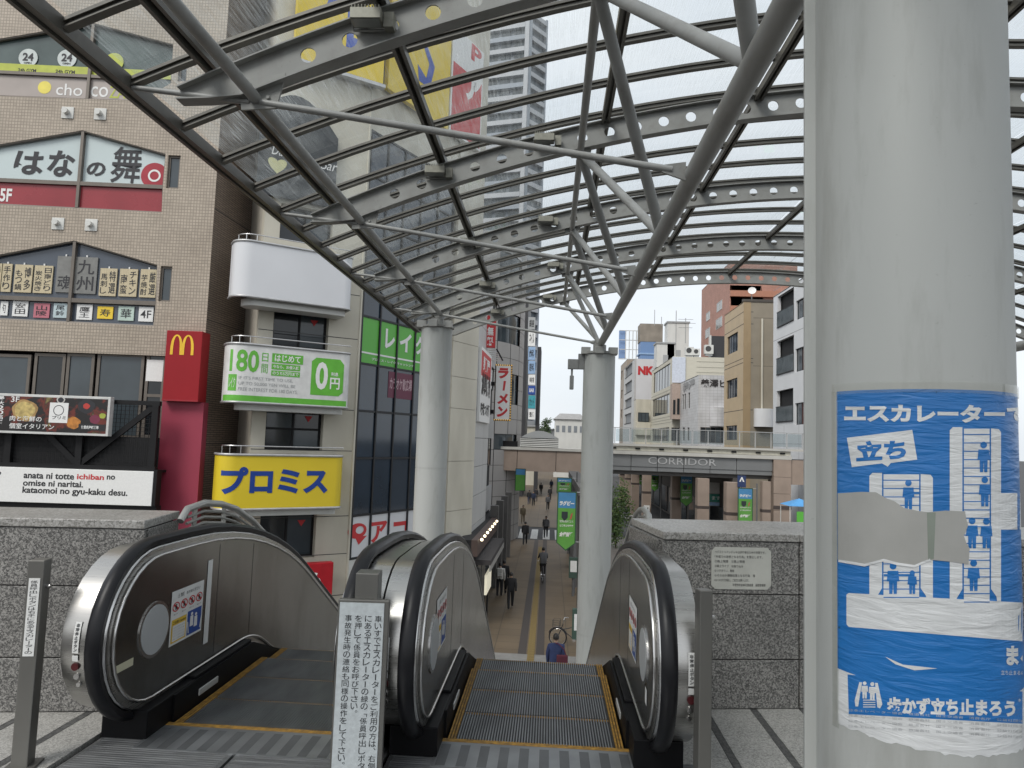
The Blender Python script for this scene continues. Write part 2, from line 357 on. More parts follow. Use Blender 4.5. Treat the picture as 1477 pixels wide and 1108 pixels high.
sheet('brown_paving_band', br, -.27, .03, 25.6, 54.5, Z_ST+.006, kind='structure')
tact = thing('tactile_paving', 'yellow tactile paving strip running down the middle of the shopping street', 'tactile paving', (-.445, 20, Z_ST))
tm = M('tactile_yellow', (.20, .14, .045), .7, 0, .25, 5)
tile_me = None
for i in range(100):
    if tile_me is None:
        b = MB().box(-.125, .125, 0, .295, 0, .012)
        for k in range(4): b.box(-.105+k*.06, -.075+k*.06, .02, .275, .012, .018)
        tile_me = b.mesh('tile', tm)
    link('tile', tile_me, tact, loc=(0, i*.3+1.0, .008))
cw = thing('zebra_crossing', 'white zebra crossing bars painted across the street under the bridge', 'crosswalk', (-1.2, 58, Z_ST-.02))
wl = M('road_paint', (.62, .62, .6), .7, 0, .25, 3)
for i in range(9): sheet('stripe', wl, -5+i*.98-.0, -5+i*.98+.55, -2.8, 3.0, .0, parent=cw)
# ================================================================== upper deck
FW0 = Vector((-2.79, 3.98, 0)); FWA = R(8.9)
def wallY(x): return 3.98+(x+2.79)*math.tan(FWA)
deck = MB()
deck.prism([(-14, -8, -.6), (14, -8, -.6), (14, wallY(14)+.75, -.6), (.9, wallY(.9)+.75, -.6), (.9, 3.6, -.6), (-2.55, 3.6, -.6), (-2.55, wallY(-2.55)+.75, -.6), (-14, wallY(-14)+.75, -.6)], (0, 0, .57))
dk = deck.build('deck_floor', grout, kind='structure')
# granite paving slabs between thin dark strips, along the escalator direction
slab_cache = {}
def slab(x0, x1, y0, y1, mat, dz=0):
    k = (round(x1-x0, 3), round(y1-y0, 3), mat.name)
    if k not in slab_cache: slab_cache[k] = MB().box(0, x1-x0, 0, y1-y0, -.028, 0).mesh('slab', mat)
    link('slab', slab_cache[k], dk, bevel=0, loc=(x0, y0, random.uniform(-.0015, .0015)+dz))
for side in (0, 1):
    for i in range(9 if side else 7):
        if side: xs = 1.0+(i-1)*.32; lim = .92
        else: xs = -2.63-i*.32; lim = -2.37
        a, b_ = xs+.045, xs+.32
        if side == 0: a, b_ = xs+.045, min(xs+.32, lim) if i == 0 else xs+.32
        slab(xs, xs+.042, 2.4, 4.75, gran_s)
        yy = 2.4+(i % 2)*.0
        while yy < 4.7:
            slab(a, b_-.003, yy, yy+.297, gran_f); yy += .3
# landing plate in front of the escalators
lp = thing('landing_plate', 'ribbed grey metal landing plates in front of both escalators', 'floor plate', (0, 0, 0))
lm = M('ribbed_plate', (.27, .275, .28), .38, .7, .3, 3, (1.5, 14, 1))
for (x0, x1) in ((-2.33, -1.56), (-1.55, -.79), (-.78, .0), (.01, .84)):
    b = MB().box(x0, x1-.008, 2.3, 3.80, -.02, .0)
    k = 2.9
    while k < 3.78: b.box(x0+.02, x1-.03, k, k+.009, .0, .003); k += .022
    b.build('plate', lm, lp)
# ================================================================== granite parapets
def parapet(a0, a1, side, label):
    t = thing('granite_wall', label, 'wall', FW0, FWA)
    joints = [(0.004, .302), (.309, .709), (.716, 1.045)]
    us = [a0]; k = a0
    if side == 'R': us = [a0, 4.485, 5.9, 7.3, 8.7]
    else: us = [a1-4.2, a1-2.8, a1-1.4, a1]; a0 = us[0]
    dp = .52 if side == 'L' else .72
    bx('core', grout, t, a0+.02, us[-1]-.02, .02, dp-.04, -.3, 1.045)
    th = math.tan(-FWA)
    for i in range(len(us)-1):
        for z0, z1 in joints:
            bx('granite_panel', gran_d, t, us[i]+.004, us[i+1]-.004, 0, .03, z0, z1, .003)
        bx('cap_stone', gran_c, t, us[i]+.002, us[i+1]-.002, -.012, dp+.02, 1.05, 1.10, .006)
    # end return towards the street
    e = us[-1] if side == 'L' else us[0]
    for z0, z1 in joints: bx('granite_panel', gran_d, t, min(e, e+(.012 if side == 'L' else -.012))-.009, e+(.003 if side == 'L' else .018), .033, dp, z0, z1, .003)
    return t
# left wall: panels run from far left to its right end
tl = parapet(-5.2+.42-.0, .42, 'L', 'speckled dark granite parapet wall left of the escalators, pale cap')
tr = parapet(3.57, 9, 'R', 'speckled dark granite parapet wall right of the escalators with a notice plate')
def ret(t, u, s):
    for z0, z1 in [(0.004, .302), (.309, .709), (.716, 1.045)]:
        MB().prism([(u, 0, z0), (u+s*.03, 0, z0), (u+s*.03+.2, 1.3, z0), (u+.2, 1.3, z0)], (0, 0, z1-z0)).build('granite_panel', gran_d, t)
    MB().prism([(u-s*.55, .743, 1.05), (u+s*.034+.115, .743, 1.05), (u+s*.034+.2, 1.3, 1.05), (u-s*.55, 1.3, 1.05)] if s > 0 else [(u-.034+.115, .743, 1.05), (u+.55, .743, 1.05), (u+.55, 1.3, 1.05), (u-.034+.2, 1.3, 1.05)], (0, 0, .05)).build('cap_stone', gran_c, t)
    MB().prism([(u-s*.5, .705, -.3), (u+.09-s*.02, .705, -.3), (u+.18-s*.02, 1.29, -.3), (u-s*.5, 1.29, -.3)], (0, 0, 1.345)).build('core', grout, t)
pl = thing('notice_plate', 'white engraved notice plate with cut corners on the right granite wall', 'notice', FW0+Vector((math.cos(FWA)*3.893, math.sin(FWA)*3.893, .745)), FWA)
c_ = .025; W_, H_ = .398, .265
MB().prism([(c_, -.006, 0), (W_-c_, -.006, 0), (W_, -.006, c_), (W_, -.006, H_-c_), (W_-c_, -.006, H_), (c_, -.006, H_), (0, -.006, H_-c_), (0, -.006, c_)], (0, .0055, 0)).build('plate', M('plate_white', (.55, .55, .50), .35, .2, .1, 6), pl)
b = MB()
for i, (tx, x1) in enumerate([('ペデストリアンデッキは歩行者のための空間です。', .36), ('「市道での迷惑となる行為」を禁止します。', .34), ('①路上喫煙　②路上喫煙', .22), ('③路上ライブ　④座り込み', .21), ('⑤つきまとい、看板', .15), ('⑥そのほか通路妨害となる行為　等', .29), ('※ルールを守り快適に。 ご協力をお願いします。', .25), ('平塚市町並美化推進課　道路管理課', .36)]):
    y1 = H_-.022-i*.0295
    flat_text(b, tx, .02 if i < 7 else .14, x1, y1-.017, y1, .0)
remap(b, lambda x, y, z: (x, -.0075, y)).build('lettering', black_pt, pl)
# ================================================================== escalators
HP = []                      # handrail path in (y, z): far bottom -> top -> newel -> back underneath
Yb, Zt, R1 = 4.2, 1.0, 4.2
def upper_path(z_top, r, y_end=15.6, dy=0):
    """descending line, bend, flat: from far to near, in (y,z)"""
    pts = []; ang = R(30)
    yb = Yb+dy
    ye = yb+r*math.sin(ang); ze = z_top-r*(1-math.cos(ang))
    n = 8
    pts.append((y_end, ze-(y_end-ye)*math.tan(ang)))
    for i in range(n, -1, -1):
        a = ang*i/n; pts.append((yb+r*math.sin(a), z_top-r*(1-math.cos(a))))
    return pts
NC = (3.83, .56)
def newel(r, a0=90, a1=270, n=16): return [(NC[0]+r*math.cos(R(a0+(a1-a0)*i/n)), NC[1]+r*math.sin(R(a0+(a1-a0)*i/n))) for i in range(n+1)]
def closed_profile(r):
    z1 = NC[1]+r; zb = NC[1]-r
    top = upper_path(z1, R1+(r-.44)); low = upper_path(zb, .85, dy=.72)
    return top+newel(r)+list(reversed(low))
step_mesh = None
def make_step():
    b = MB(); wd = .48
    b.box(-wd, wd, 0, .398, -.2, -.012, 0)
    n = 56; p = (2*wd-.1)/n
    for i in range(n): b.box(-wd+.05+i*p, -wd+.05+i*p+p*.42, .008, .390, -.012, 0, 2)
    for s in (-1, 1):
        for k in range(3): b.box(s*wd-s*(.004+.016*k)-.005, s*wd-s*(.004+.016*k)+.005, .0, .398, -.012, .001, 1)
    b.box(-wd+.05, wd-.05, .391, .398, -.012, -.003, 1)
    return b.mesh('step', [step_m, yellow_ln, M('worn_tread', (.30, .31, .32), .4, .7, .3, 9, (1, .3, 1))])
def escalator(xc, label):
    global step_mesh
    t = thing('escalator', label, 'escalator', (xc, 0, 0))
    if step_mesh is None: step_mesh = make_step()
    y = 3.93; z = 0; k = 0
    drops = [0, 0, 0, .05, .13, .2]
    while z > -5.9:
        d = drops[k] if k < len(drops) else .231
        z -= d
        link('step', step_mesh, t, loc=(0, y, z)); y += .4; k += 1
    # comb plate
    b = MB().box(-.52, .52, 3.60, 3.887, -.02, .006)
    b.build('comb_plate', comb_m, t)
    b = MB().box(-.52, .52, 3.888, 3.925, -.02, .007)
    for i in range(56): b.add([(-.45+i*.0161, 3.925, .006), (-.45+i*.0161+.008, 3.925, .006), (-.45+i*.0161+.004, 3.95, .002)], [(0, 1, 2)])
    b.build('comb', yellow_ln, t)
    b = MB()
    for i in range(10): b.add([(-.50+i*.105, 3.61, .0065), (-.50+i*.105+.05, 3.61, .0065), (-.50+i*.105+.05, 3.855, .0065), (-.50+i*.105, 3.855, .0065)], [(0, 1, 2, 3)])
    b.build('painted_bar_reflection', M('dull_dark_band', (.16, .165, .17), .45, .6, .2, 6), t)  # dark bands: reflections of the canopy bars, painted onto the comb plate
    # truss body under the steps
    MB().prism([(-.5, 3.95, -.25), (-.5, 5.3, -.25), (-.5, 15.3, -6.0), (-.5, 13.5, -6.0), (-.5, 5.0, -1.1), (-.5, 3.95, -1.1)], (1.0, 0, 0)).build('truss', black_pl, t)
    for s in (-1, 1):
        X = lambda d: s*(.505+d)         # outward from the skirt
        Q = lambda d: s*(.565+d)         # outward from the panel
        prof = closed_profile(.425)
        # balustrade body
        bd = MB().prism([(Q(.008), p[0], p[1]) for p in prof], ((s*.197 if s*xc < .1 and not (xc < -1 and s < 0) else s*.235), 0, 0)).build('balustrade', steel, t, smooth=30)
        # inner panel, inset, slightly proud
        pin = [(p[0], p[1]) for p in closed_profile(.385)]
        MB().prism([(Q(.012), p[0], p[1]) for p in pin], (-s*.016, 0, 0)).build('panel', steel_side, bd)
        MB().pipe([(Q(-.003), p[0], p[1]) for p in pin], .009, 8, True).build('panel_trim', steel_trim, bd, smooth=60)
        for ys in (4.52, 5.05): MB().box(min(Q(-.005), Q(-.002)), max(Q(-.005), Q(-.002)), ys, ys+.004, .2 if ys < 5 else .19, .90 if ys < 4.8 else .83).build('panel_joint', seam_m, bd)
        # bright inner deck moulding
        MB().pipe([(Q(.03), p[0], p[1]) for p in closed_profile(.415)][0:26], .02, 8).build('moulding', steel_trim, bd, smooth=60)
        # handrail belt
        path = upper_path(NC[1]+.455, R1)+newel(.455, 90, 275, 22)
        hb = MB(); n = len(path)
        sec = [(.022, -.018), (.016, .010), (.028, .024), (.056, .031), (.084, .024), (.096, .010), (.09, -.018)]
        V = []
        for i, p in enumerate(path):
            q0 = path[max(i-1, 0)]; q1 = path[min(i+1, n-1)]
            ty, tz = q1[0]-q0[0], q1[1]-q0[1]; l_ = math.hypot(ty, tz); ny, nz_ = tz/l_, -ty/l_
            for (dx, dn) in sec: V.append((Q(dx), p[0]+ny*dn, p[1]+nz_*dn))
        m_ = len(sec); F = []
        for i in range(n-1):
            for j in range(m_):
                f = (i*m_+j, i*m_+(j+1) % m_, (i+1)*m_+(j+1) % m_, (i+1)*m_+j)
                F.append(f if s < 0 else tuple(reversed(f)))
        F += [tuple(range(m_)), tuple(range((n-1)*m_, n*m_))]
        hb.add(V, F).build('handrail', rubber, t, smooth=40)
        # black base box and skirt
        bs_ = MB().box(min(X(.0), X(.25)), max(X(.0), X(.25)), 3.70, 4.2, 0, .15).box(min(X(.005), X(.24)), max(X(.005), X(.24)), 4.2, 5.0, -.3, .165)
        bs_.build('newel_base', black_pl, t, bevel=.006)
        MB().prism([(X(-.012), 3.95, .145), (X(-.012), 5.0, .145), (X(-.012), 5.9, -.2), (X(-.012), 15.2, -5.55), (X(-.012), 15.2, -6.0), (X(-.012), 5.9, -.75), (X(-.012), 5.0, -.3), (X(-.012), 3.95, -.3)], (s*.014, 0, 0)).build('skirt', black_pl, t)
        bx('skirt_lamp', M('lamp_white', (.5, .5, .48), .3), t, X(-.02), X(-.010), 4.22, 4.46, .045, .085, .012)
        # round service light in the panel
        def disc(y, z, r, x0, x1, mat, nm, par):
            MB().prism([(x0, y+p[0], z+p[1]) for p in circ(0, 0, r, 28)], (x1-x0, 0, 0)).build(nm, mat, par, smooth=50)
        disc(3.80, .545, .150, Q(.0), Q(-.010), steel_trim, 'lamp_ring', bd)
        disc(3.80, .545, .132, Q(-.006), Q(-.013), M('opal_lens', (.46, .475, .48), .35, 0, .04, 4), 'lamp_lens', bd)
        # newel front: warning sticker and buttons on the outer shell
        def front(zc, h, wdt, mat, nm, off=.004, xo=.165):
            b = MB(); n_ = 6; V = []
            for i in range(n_+1):
                zz = zc-h/2+h*i/n_; a = math.asin((zz-NC[1])/.425); yy = NC[0]-.425*math.cos(a)-off
                V += [(Q(xo)-wdt/2, yy, zz), (Q(xo)+wdt/2, yy, zz)]
            b.add(V, [(2*i, 2*i+1, 2*i+3, 2*i+2) for i in range(n_)]).build(nm, mat, bd)
        front(.60, .15, .032, white_pt, 'button_label'); front(.50, .03, .03, white_pt, 'arrow_label')
        b = MB(); flat_text(b, '非常停止ボタン', Q(.165)-.010, Q(.165)+.010, .533, .667, .02, vertical=True)
        for i_, p_ in enumerate(b.v):
            zz = p_[1]; b.v[i_] = (p_[0], NC[0]-.425*math.cos(math.asin((zz-NC[1])/.425))-.006, zz)
        b.build('lettering', black_pt, bd)
        for zz, mt, rr in ((.458, M('button_red', (.07, .008, .01), .4), .019), (.405, steel_trim, .014), (.36, steel_trim, .011)):
            yy = NC[0]-.425*math.cos(math.asin((zz-NC[1])/.425))
            MB().tube((Q(.165), yy+.01, zz), (Q(.165), yy-.010, zz), rr, n=14).build('button', mt, bd, smooth=40)
    return t
esR = escalator(-.03, 'right-hand escalator going down, stainless sides and black handrails, near the poster column')
esL = escalator(-1.58, 'left-hand escalator going down, beside the left granite wall')
# safety stickers on the panels
def sticker(xc, s, y0, z0, label, w=.30, h=.36, W=.37, H=.31):
    x = xc+s*(.565-.0055)
    t = thing('safety_sticker', label, 'sticker', (x, y0, z0))
    fx = -s
    def P(u, v, d=.0): return (fx*(.001+d), u*W/w, v*H/h)
    MB().add([P(0, 0), P(w, 0), P(w, h), P(0, h)], [(0, 1, 2, 3)]).build('sheet', white_pt, t)
    # along +Y is to the right when seen from +X side (s<0); flip otherwise
    U = (lambda u: u) if s < 0 else (lambda u: w-u)
    def rect(u0, u1, v0, v1, m, nm, d): MB().add([P(U(u0), v0, d), P(U(u1), v0, d), P(U(u1), v1, d), P(U(u0), v1, d)], [(0, 1, 2, 3)]).build(nm, m, t)
    b = MB(); c = MB()
    for i in range(4):
        cx = .042+i*.072; cy = h*.70
        V, F = fill2d(circ(cx, cy, .032, 18), [circ(cx, cy, .025, 18)]); b.add(V, F)
        b.add([(cx-.023, cy+.014, 0), (cx-.014, cy+.023, 0), (cx+.023, cy-.014, 0), (cx+.014, cy-.023, 0)], [(0, 1, 2, 3)])
        c.add([(cx+q[0], cy+.014+q[1], 0) for q in circ(0, 0, .006, 8)], [tuple(range(8))])
        c.add([(cx-.007, cy-.006, 0), (cx+.007, cy-.006, 0), (cx+.006, cy+.007, 0), (cx-.006, cy+.007, 0)], [(0, 1, 2, 3)])
        c.add([(cx-.009, cy-.02, 0), (cx-.004, cy-.02, 0), (cx+.001, cy-.006, 0), (cx-.006, cy-.006, 0)], [(0, 1, 2, 3)])
        c.add([(cx+.004, cy-.02, 0), (cx+.010, cy-.02, 0), (cx+.006, cy-.006, 0), (cx-.001, cy-.006, 0)], [(0, 1, 2, 3)])
    flat_text(c, '⚠ 危険', .05, .11, h*.85, h*.93, .01); flat_text(c, 'おやめください', .13, .26, h*.86, h*.92, .005)
    for i in range(4): flat_text(c, '禁止です', .022+i*.072, .062+i*.072, h*.55, h*.58, .0)
    remap(b, lambda u, v, z: P(U(u), v, .0016)).build('prohibition_mark', red_pt, t)
    rect(.012, .145, .015, h*.47, M('sticker_yellow', (.75, .5, .05), .5), 'yellow_notice', .0010)
    rect(.022, .135, .025, h*.36, white_pt, 'notice_text_field', .0018)
    flat_text(c, 'ご注意 Caution', .02, .138, h*.385, h*.44, .01)
    for i in range(5): flat_text(c, 'エスカレーターは手すりにつかまり', .028, .128, .034+i*.019, .042+i*.019, 0)
    remap(c, lambda u, v, z: P(U(u), v, .0026)).build('lettering', black_pt, t)
    rect(.155, w-.01, .015, h*.50, blue_pt, 'blue_notice', .0010)
    d = MB()
    for cx, cy in ((.195, .12), (.235, .105)):
        d.add([(cx+q[0], cy+.035+q[1], 0) for q in circ(0, 0, .011, 10)], [tuple(range(10))])
        d.add([(cx-.016, cy-.05, 0), (cx+.016, cy-.05, 0), (cx+.014, cy+.022, 0), (cx-.014, cy+.022, 0)], [(0, 1, 2, 3)])
    for k in (0, 1):
        q = .165 if k == 0 else .275
        d.add([(q, .03, 0), (q+.008, .03, 0), (q+.008-.012*(1-2*k), .11, 0), (q-.012*(1-2*k), .11, 0)], [(0, 1, 2, 3)])
    remap(d, lambda u, v, z: P(U(u), v, .0022)).build('pictogram', white_pt, t)
    return t
sticker(-1.58, -1, 3.96, .40, 'prohibition sticker with blue pictogram on the left escalator panel beside a white strip')
sticker(-.03, -1, 3.86, .45, 'prohibition sticker on the left panel of the right-hand escalator')
sticker(-.03, 1, 4.10, .40, 'prohibition sticker on the rightmost escalator panel')
def xsheet(name, mat, label, cat, x, y0, y1, z0, z1, fx, lean=0):
    MB().add([(0, 0, 0), (0, y1-y0, lean), (0, y1-y0, z1-z0+lean), (0, 0, z1-z0)], [(0, 1, 2, 3)]).build(name, mat, None, label=label, cat=cat, loc=(x, y0, z0))
xsheet('tape_strip', white_pt, 'blank vertical white tape strip on the left escalator panel', 'sticker', -1.58-.5585, 4.37, 4.43, .30, .82, 1, 0)
xsheet('small_sticker', M('cream_print', (.6, .58, .42), .5), 'small cream sticker low on the left escalator panel near its end', 'sticker', -1.58-.5585, 3.47, 3.62, .41, .45, 1, .0)
xsheet('small_sticker', white_pt, 'small white sticker low on the rightmost escalator panel', 'sticker', -.03+.5585, 3.66, 3.72, .33, .41, -1)
# curved railings beyond the granite walls
def railing(x, label, dy=0):
    t = thing('curved_railing', label, 'railing', (x, 0, 0))
    def curve(off):
        pts = [(4.44, 1.05-off*.9), (4.52, 1.12-off), (4.75, 1.14-off), (5.0, 1.11-off), (5.25, 1.05-off), (5.55, .93-off), (5.85, .77-off), (6.5, .41-off), (8.0, -.45-off), (11, -2.18-off)]
        return [(0, p[0]+dy, p[1]) for p in pts]
    MB().pipe(curve(0), .024, 10).build('top_rail', M('railing_steel', (.4, .4, .38), .35, .6), t, smooth=60)
    for k in range(5): MB().pipe(curve(.055+.04*k)[1:], .010, 8).build('rail', M('railing_dark', (.3, .3, .28), .4, .5), t, smooth=60)
    for p in [q+dy for q in (4.62, 5.05, 5.6, 6.3, 7.4, 8.8)]:
        c = curve(0); 
        for i in range(len(c)-1):
            if c[i][1] <= p <= c[i+1][1]: z = c[i][2]+(c[i+1][2]-c[i][2])*(p-c[i][1])/(c[i+1][1]-c[i][1])
        bx('post', M('railing_steel'), t, -.006, .006, p-.025, p+.025, z-.75, z-.01)
railing(-2.38, 'curved grey metal railing dipping down behind the left granite wall')
railing(.76, 'curved grey metal railing dipping down behind the right granite wall', .82)
# stair-side stringer walls beyond the railings (street side of the deck)
# ================================================================== posts
post_m = M('post_steel', (.20, .195, .18), .42, .6, .12, 5, (1, 1, .3))
def post(x, y, label, w=.075, h=.985, rz=R(12), textbody=None):
    t = thing('square_post', label, 'post', (x, y, 0), rz)
    bx('shaft', post_m, t, -w/2, w/2, -w/2, w/2, 0, h, .004)
    bx('base_plate', post_m, t, -w*.9, w*.9, -w*.9, w*.9, 0, .012, .003)
    MB().tube((w/2, 0, h-.13), (w/2+.02, 0, h-.13), .012, n=12).build('ring_bolt', steel_trim, t)
    return t
p1 = post(-2.49, 3.35, 'square grey metal post at far left with a vertical Japanese label strip')
b = bx('label_strip', white_pt, p1, -.025, .025, -.0405, -.0375-.001, .53, .90)
b = MB(); flat_text(b, '係員呼出しボタンは右手にあるエスカレーターの', -.018, .018, .54, .89, .0, vertical=True)
remap(b, lambda x, y, z: (x, -.0415, y)).build('lettering', black_pt, p1)
p2 = post(.74, 3.35, 'plain square grey metal post in front of the right granite wall', .062)
sp = thing('sign_post', 'square metal post in the middle carrying a tall white Japanese wheelchair notice', 'sign', (-.86, 3.40, 0), R(4))
bx('shaft', post_m, sp, -.055, .055, -.04, .07, 0, .985, .004)
bx('board', post_m, sp, -.125, .118, -.075, -.04, .02, .868, .004)
bx('face', M('cracked_white_face', (.60, .64, .65), .4, 0, .12, 40, bump=.1, bs=120), sp, -.115, .095, -.079, -.0755, .035, .855)
b = MB()
for i, tx in enumerate(['車いすでエスカレーターをご利用の方は、右側10', 'にあるエスカレーターの緑の「係員呼出しボタン', 'を押して係員をお呼び下さい。', '事故発生時の連絡も同様の操作をして下さい。']):
    x1 = .088-i*.047; n = len(tx); ch = .0335
    flat_text(b, tx, x1-.036, x1, .80-ch*n, .80, .0, vertical=True)
remap(b, lambda x, y, z: (x, -.0805, y)).build('lettering', black_pt, sp)
# ================================================================== canopy
can = thing('glass_canopy', 'arched grey steel and glass canopy on silver columns over the escalators', 'canopy', (0, 0, 0))
AX, AZG, RG = 5.7, 6.95, 24.4
def gz(x): return AZG-(RG-math.sqrt(RG*RG-(x-AX)**2))
AZR, RR_ = 6.68, 22.0
def rz_(x): return AZR-(RR_-math.sqrt(RR_*RR_-(x-AX)**2))
XE = -4.05; XE2 = 2*AX-XE
RIBS = [-1.18, 2.45, 6.08, 9.71, 13.35, 16.98, 20.6]
PUR = [-3.3, -1.68, .67, 2.83, 5.2, 7.5, 9.8, 12.1, 14.4]
# columns
def column(x, y, zb, zt, label, r=.375, joints=(), nm='column', rad_detail=40):
    pr = [(r, zb)]
    for j in joints: pr += [(r, j-.006), (r-.008, j-.006), (r-.008, j+.006), (r, j+.006)]
    pr += [(r, zt)]
    o = MB().lathe(pr, (x, y, 0), rad_detail).build(nm, paint_col, can, smooth=40, label=label); return o
cn = column(1.483, 2.95, 0, 4.0, 'thick silver grey column at right front carrying the torn poster', .36, rad_detail=96)
# vertical cover strip on its left flank
bx('cover_strip', paint_col, cn, -.052, 0, -.03, .03, 0, 4.0, .004)
cs = cn.children[0]; a_ = math.atan2(-.02, -1)
cs.location = (1.483-.338, 2.95+.10, 0); cs.rotation_euler = (0, 0, R(-16))
column(1.16, 16.98, Z_ST, 3.78, 'silver column standing at the foot of the right escalator', .385, (-2.85, .67))
column(-2.88, 16.98, Z_ST, 4.33, 'silver column beyond the left escalator', .385, (-2.6, .9))
column(2*AX-1.16, 16.98, Z_ST, 3.78, 'silver column hidden behind the poster column', .385, (-2.6, .9))
column(2*AX-1.16, 2.45, Z_ST, 3.78, 'silver column to the right outside the picture', .385)
def capital(x, y, z):
    MB().lathe([(.37, z), (.43, z+.02), (.43, z+.07), (.16, z+.10), (.16, z+.26)], (x, y, 0), 20).build('column_head', paint_rib, can, smooth=40)
    for k in range(3):
        a = R(-150+k*55); c = Vector((x+.40*math.cos(a), y+.40*math.sin(a), z+.03))
        bx('head_lamp', M('lamp_box', (.42, .42, .40), .45), can, c.x-.11, c.x+.11, c.y-.09, c.y+.09, c.z-.03, c.z+.14, .01)
capital(1.16, 16.98, 3.78); capital(-2.88, 16.98, 4.33)
MB().tube((1.24, -2, 4.06), (1.18, 17.15, 4.06), .086, n=24).build('main_tube', paint_tube, can, smooth=40)
MB().tube((2*AX-1.15, -2, 4.08), (2*AX-1.15, 17.15, 4.08), .11, n=16).build('main_tube', paint_tube, can, smooth=40)
MB().tube((-2.82, -2, 4.73), (-2.82, 17.1, 4.73), .055, n=12).build('side_tube', paint_tube, can, smooth=40)
for yr in RIBS[:-1]:
    MB().tube((-2.78, yr, 4.70), (1.02, yr, 4.10), .032, n=10).build('tie_rod', paint_tube, can, smooth=40)
    MB().tube((-4.05, yr, 4.84), (-2.88, yr, 4.70), .026, n=10).build('stub_rod', paint_tube, can, smooth=40)
    MB().prism([(-2.95, yr-.012, 4.62), (-2.62, yr-.012, 4.64), (-2.55, yr-.012, 4.98), (-3.0, yr-.012, 4.9)], (0, .024, 0)).build('gusset', paint_rib, can)
    for bu, bz in ((-2.86, 4.72), (-2.7, 4.74), (-2.68, 4.88), (-2.88, 4.86)): MB().tube((bu, yr-.03, bz), (bu, yr-.012, bz), .018, n=6).build('bolt', paint_rib, can)
    MB().prism([(.93, yr-.012, 4.075), (1.14, yr-.012, 4.0), (1.14, yr-.012, 4.17), (.93, yr-.012, 4.14)], (0, .024, 0)).build('gusset', paint_rib, can)
# truss struts between the main tube and the ribs
NX, NZ = .32, 5.80
for i, yr in enumerate(RIBS):
    for d in (-1.815, 1.815):
        if yr+d > 17.2 or yr+d < -2: 
            if yr < 18: continue
        yb = min(yr+d, 17.0)
        if d > 0 and yr > 16: continue
        MB().tube((NX, yr, NZ), (1.21, yb, 4.06), .062 if d > 0 else .055, n=12).build('strut', paint_tube, can, smooth=40)
    MB().prism([(NX-.13, yr-.01, NZ-.08), (NX+.13, yr-.01, NZ-.08), (NX+.16, yr-.01, rz_(NX)-.16), (NX-.16, yr-.01, rz_(NX)-.16)], (0, .02, 0)).build('gusset', paint_rib, can)
MB().tube((NX, 16.98, NZ), (1.13, 16.98, 4.1), .055, n=12).build('strut', paint_tube, can, smooth=40)
MB().tube((NX, -1.18, NZ), (NX, 20.6, NZ), .05, n=12).build('top_chord', paint_tube, can, smooth=40)
# arched ribs with round holes (one mesh shared by all)
def arc_pts(fn, x0, x1, n): return [(x0+(x1-x0)*i/n, fn(x0+(x1-x0)*i/n)) for i in range(n+1)]
def rib_mesh():
    h = .165
    up = arc_pts(lambda x: rz_(x)+h, -3.55, 2*AX+3.55, 60)
    lo = arc_pts(lambda x: rz_(x)-h+max(0, (-3.0-x))*.42+max(0, (x-(2*AX+3.0)))*.42, -3.55, 2*AX+3.55, 60)
    holes = []; x = -2.35
    while x < 2*AX+2.4: holes.append(circ(x, rz_(x), .075, 14)); x += .385
    V, F = fill2d(up+list(reversed(lo)), holes, .008)
    b = MB().add([(v[0], v[2], v[1]) for v in V], F)
    for sgn, line in ((1, up), (-1, lo)):
        for i in range(len(line)-1):
            (xa, za), (xb, zb) = line[i], line[i+1]
            z0, z1 = (0, .014) if sgn > 0 else (-.014, 0)
            b.add([(xa, -.075, za+z0), (xb, -.075, zb+z0), (xb, .075, zb+z0), (xa, .075, za+z0), (xa, -.075, za+z1), (xb, -.075, zb+z1), (xb, .075, zb+z1), (xa, .075, za+z1)],
                  [(0, 3, 2, 1), (4, 5, 6, 7), (0, 1, 5, 4), (2, 3, 7, 6)])
    return b.mesh('rib', paint_rib)
rm = rib_mesh()
for yr in RIBS: link('rib', rm, can, loc=(0, yr, 0))
# glazing bars
def bar_mesh():
    b = MB(); P = arc_pts(gz, XE, XE2, 44)
    for w0, w1, z0, z1 in ((-.036, .036, -.032, .0), (-.012, .012, -.078, -.032), (-.04, .04, -.092, -.078)):
        for i in range(len(P)-1):
            (xa, za), (xb, zb) = P[i], P[i+1]
            b.add([(xa, w0, za+z0), (xb, w0, zb+z0), (xb, w1, zb+z0), (xa, w1, za+z0), (xa, w0, za+z1), (xb, w0, zb+z1), (xb, w1, zb+z1), (xa, w1, za+z1)],
                  [(0, 3, 2, 1), (4, 5, 6, 7), (0, 1, 5, 4), (2, 3, 7, 6)])
    return b.mesh('glazing_bar', alu_dark)
bm_ = bar_mesh(); YB = []
for i in range(26):
    y = -2.09+i*.9075; YB.append(y); link('glazing_bar', bm_, can, loc=(0, y, 0))
# purlins (paired)
for x in PUR:
    sl = math.atan2(gz(x+.1)-gz(x-.1), .2); b = MB()
    for d in (-.06, .02):
        b.box(x+d, x+d+.04, -2.1, 20.75, gz(x+d)-.19, gz(x+d)-.108)
    b.box(x-.06, x+.06, -2.1, 20.75, gz(x)-.107, gz(x)-.094)
    b.build('purlin', alu_dark, can)
# edge beam and gutter
for s in (0, 1):
    X = (lambda d: XE-d) if s == 0 else (lambda d: XE2+d)
    b = MB().box(min(X(-.03), X(.04)), max(X(-.03), X(.04)), -2.1, 20.75, gz(XE)-.11, gz(XE)+.02).box(min(X(.06), X(.10)), max(X(.06), X(.10)), -2.1, 20.75, gz(XE)-.13, gz(XE)-.01)
    b.build('edge_beam', alu_dark, can)
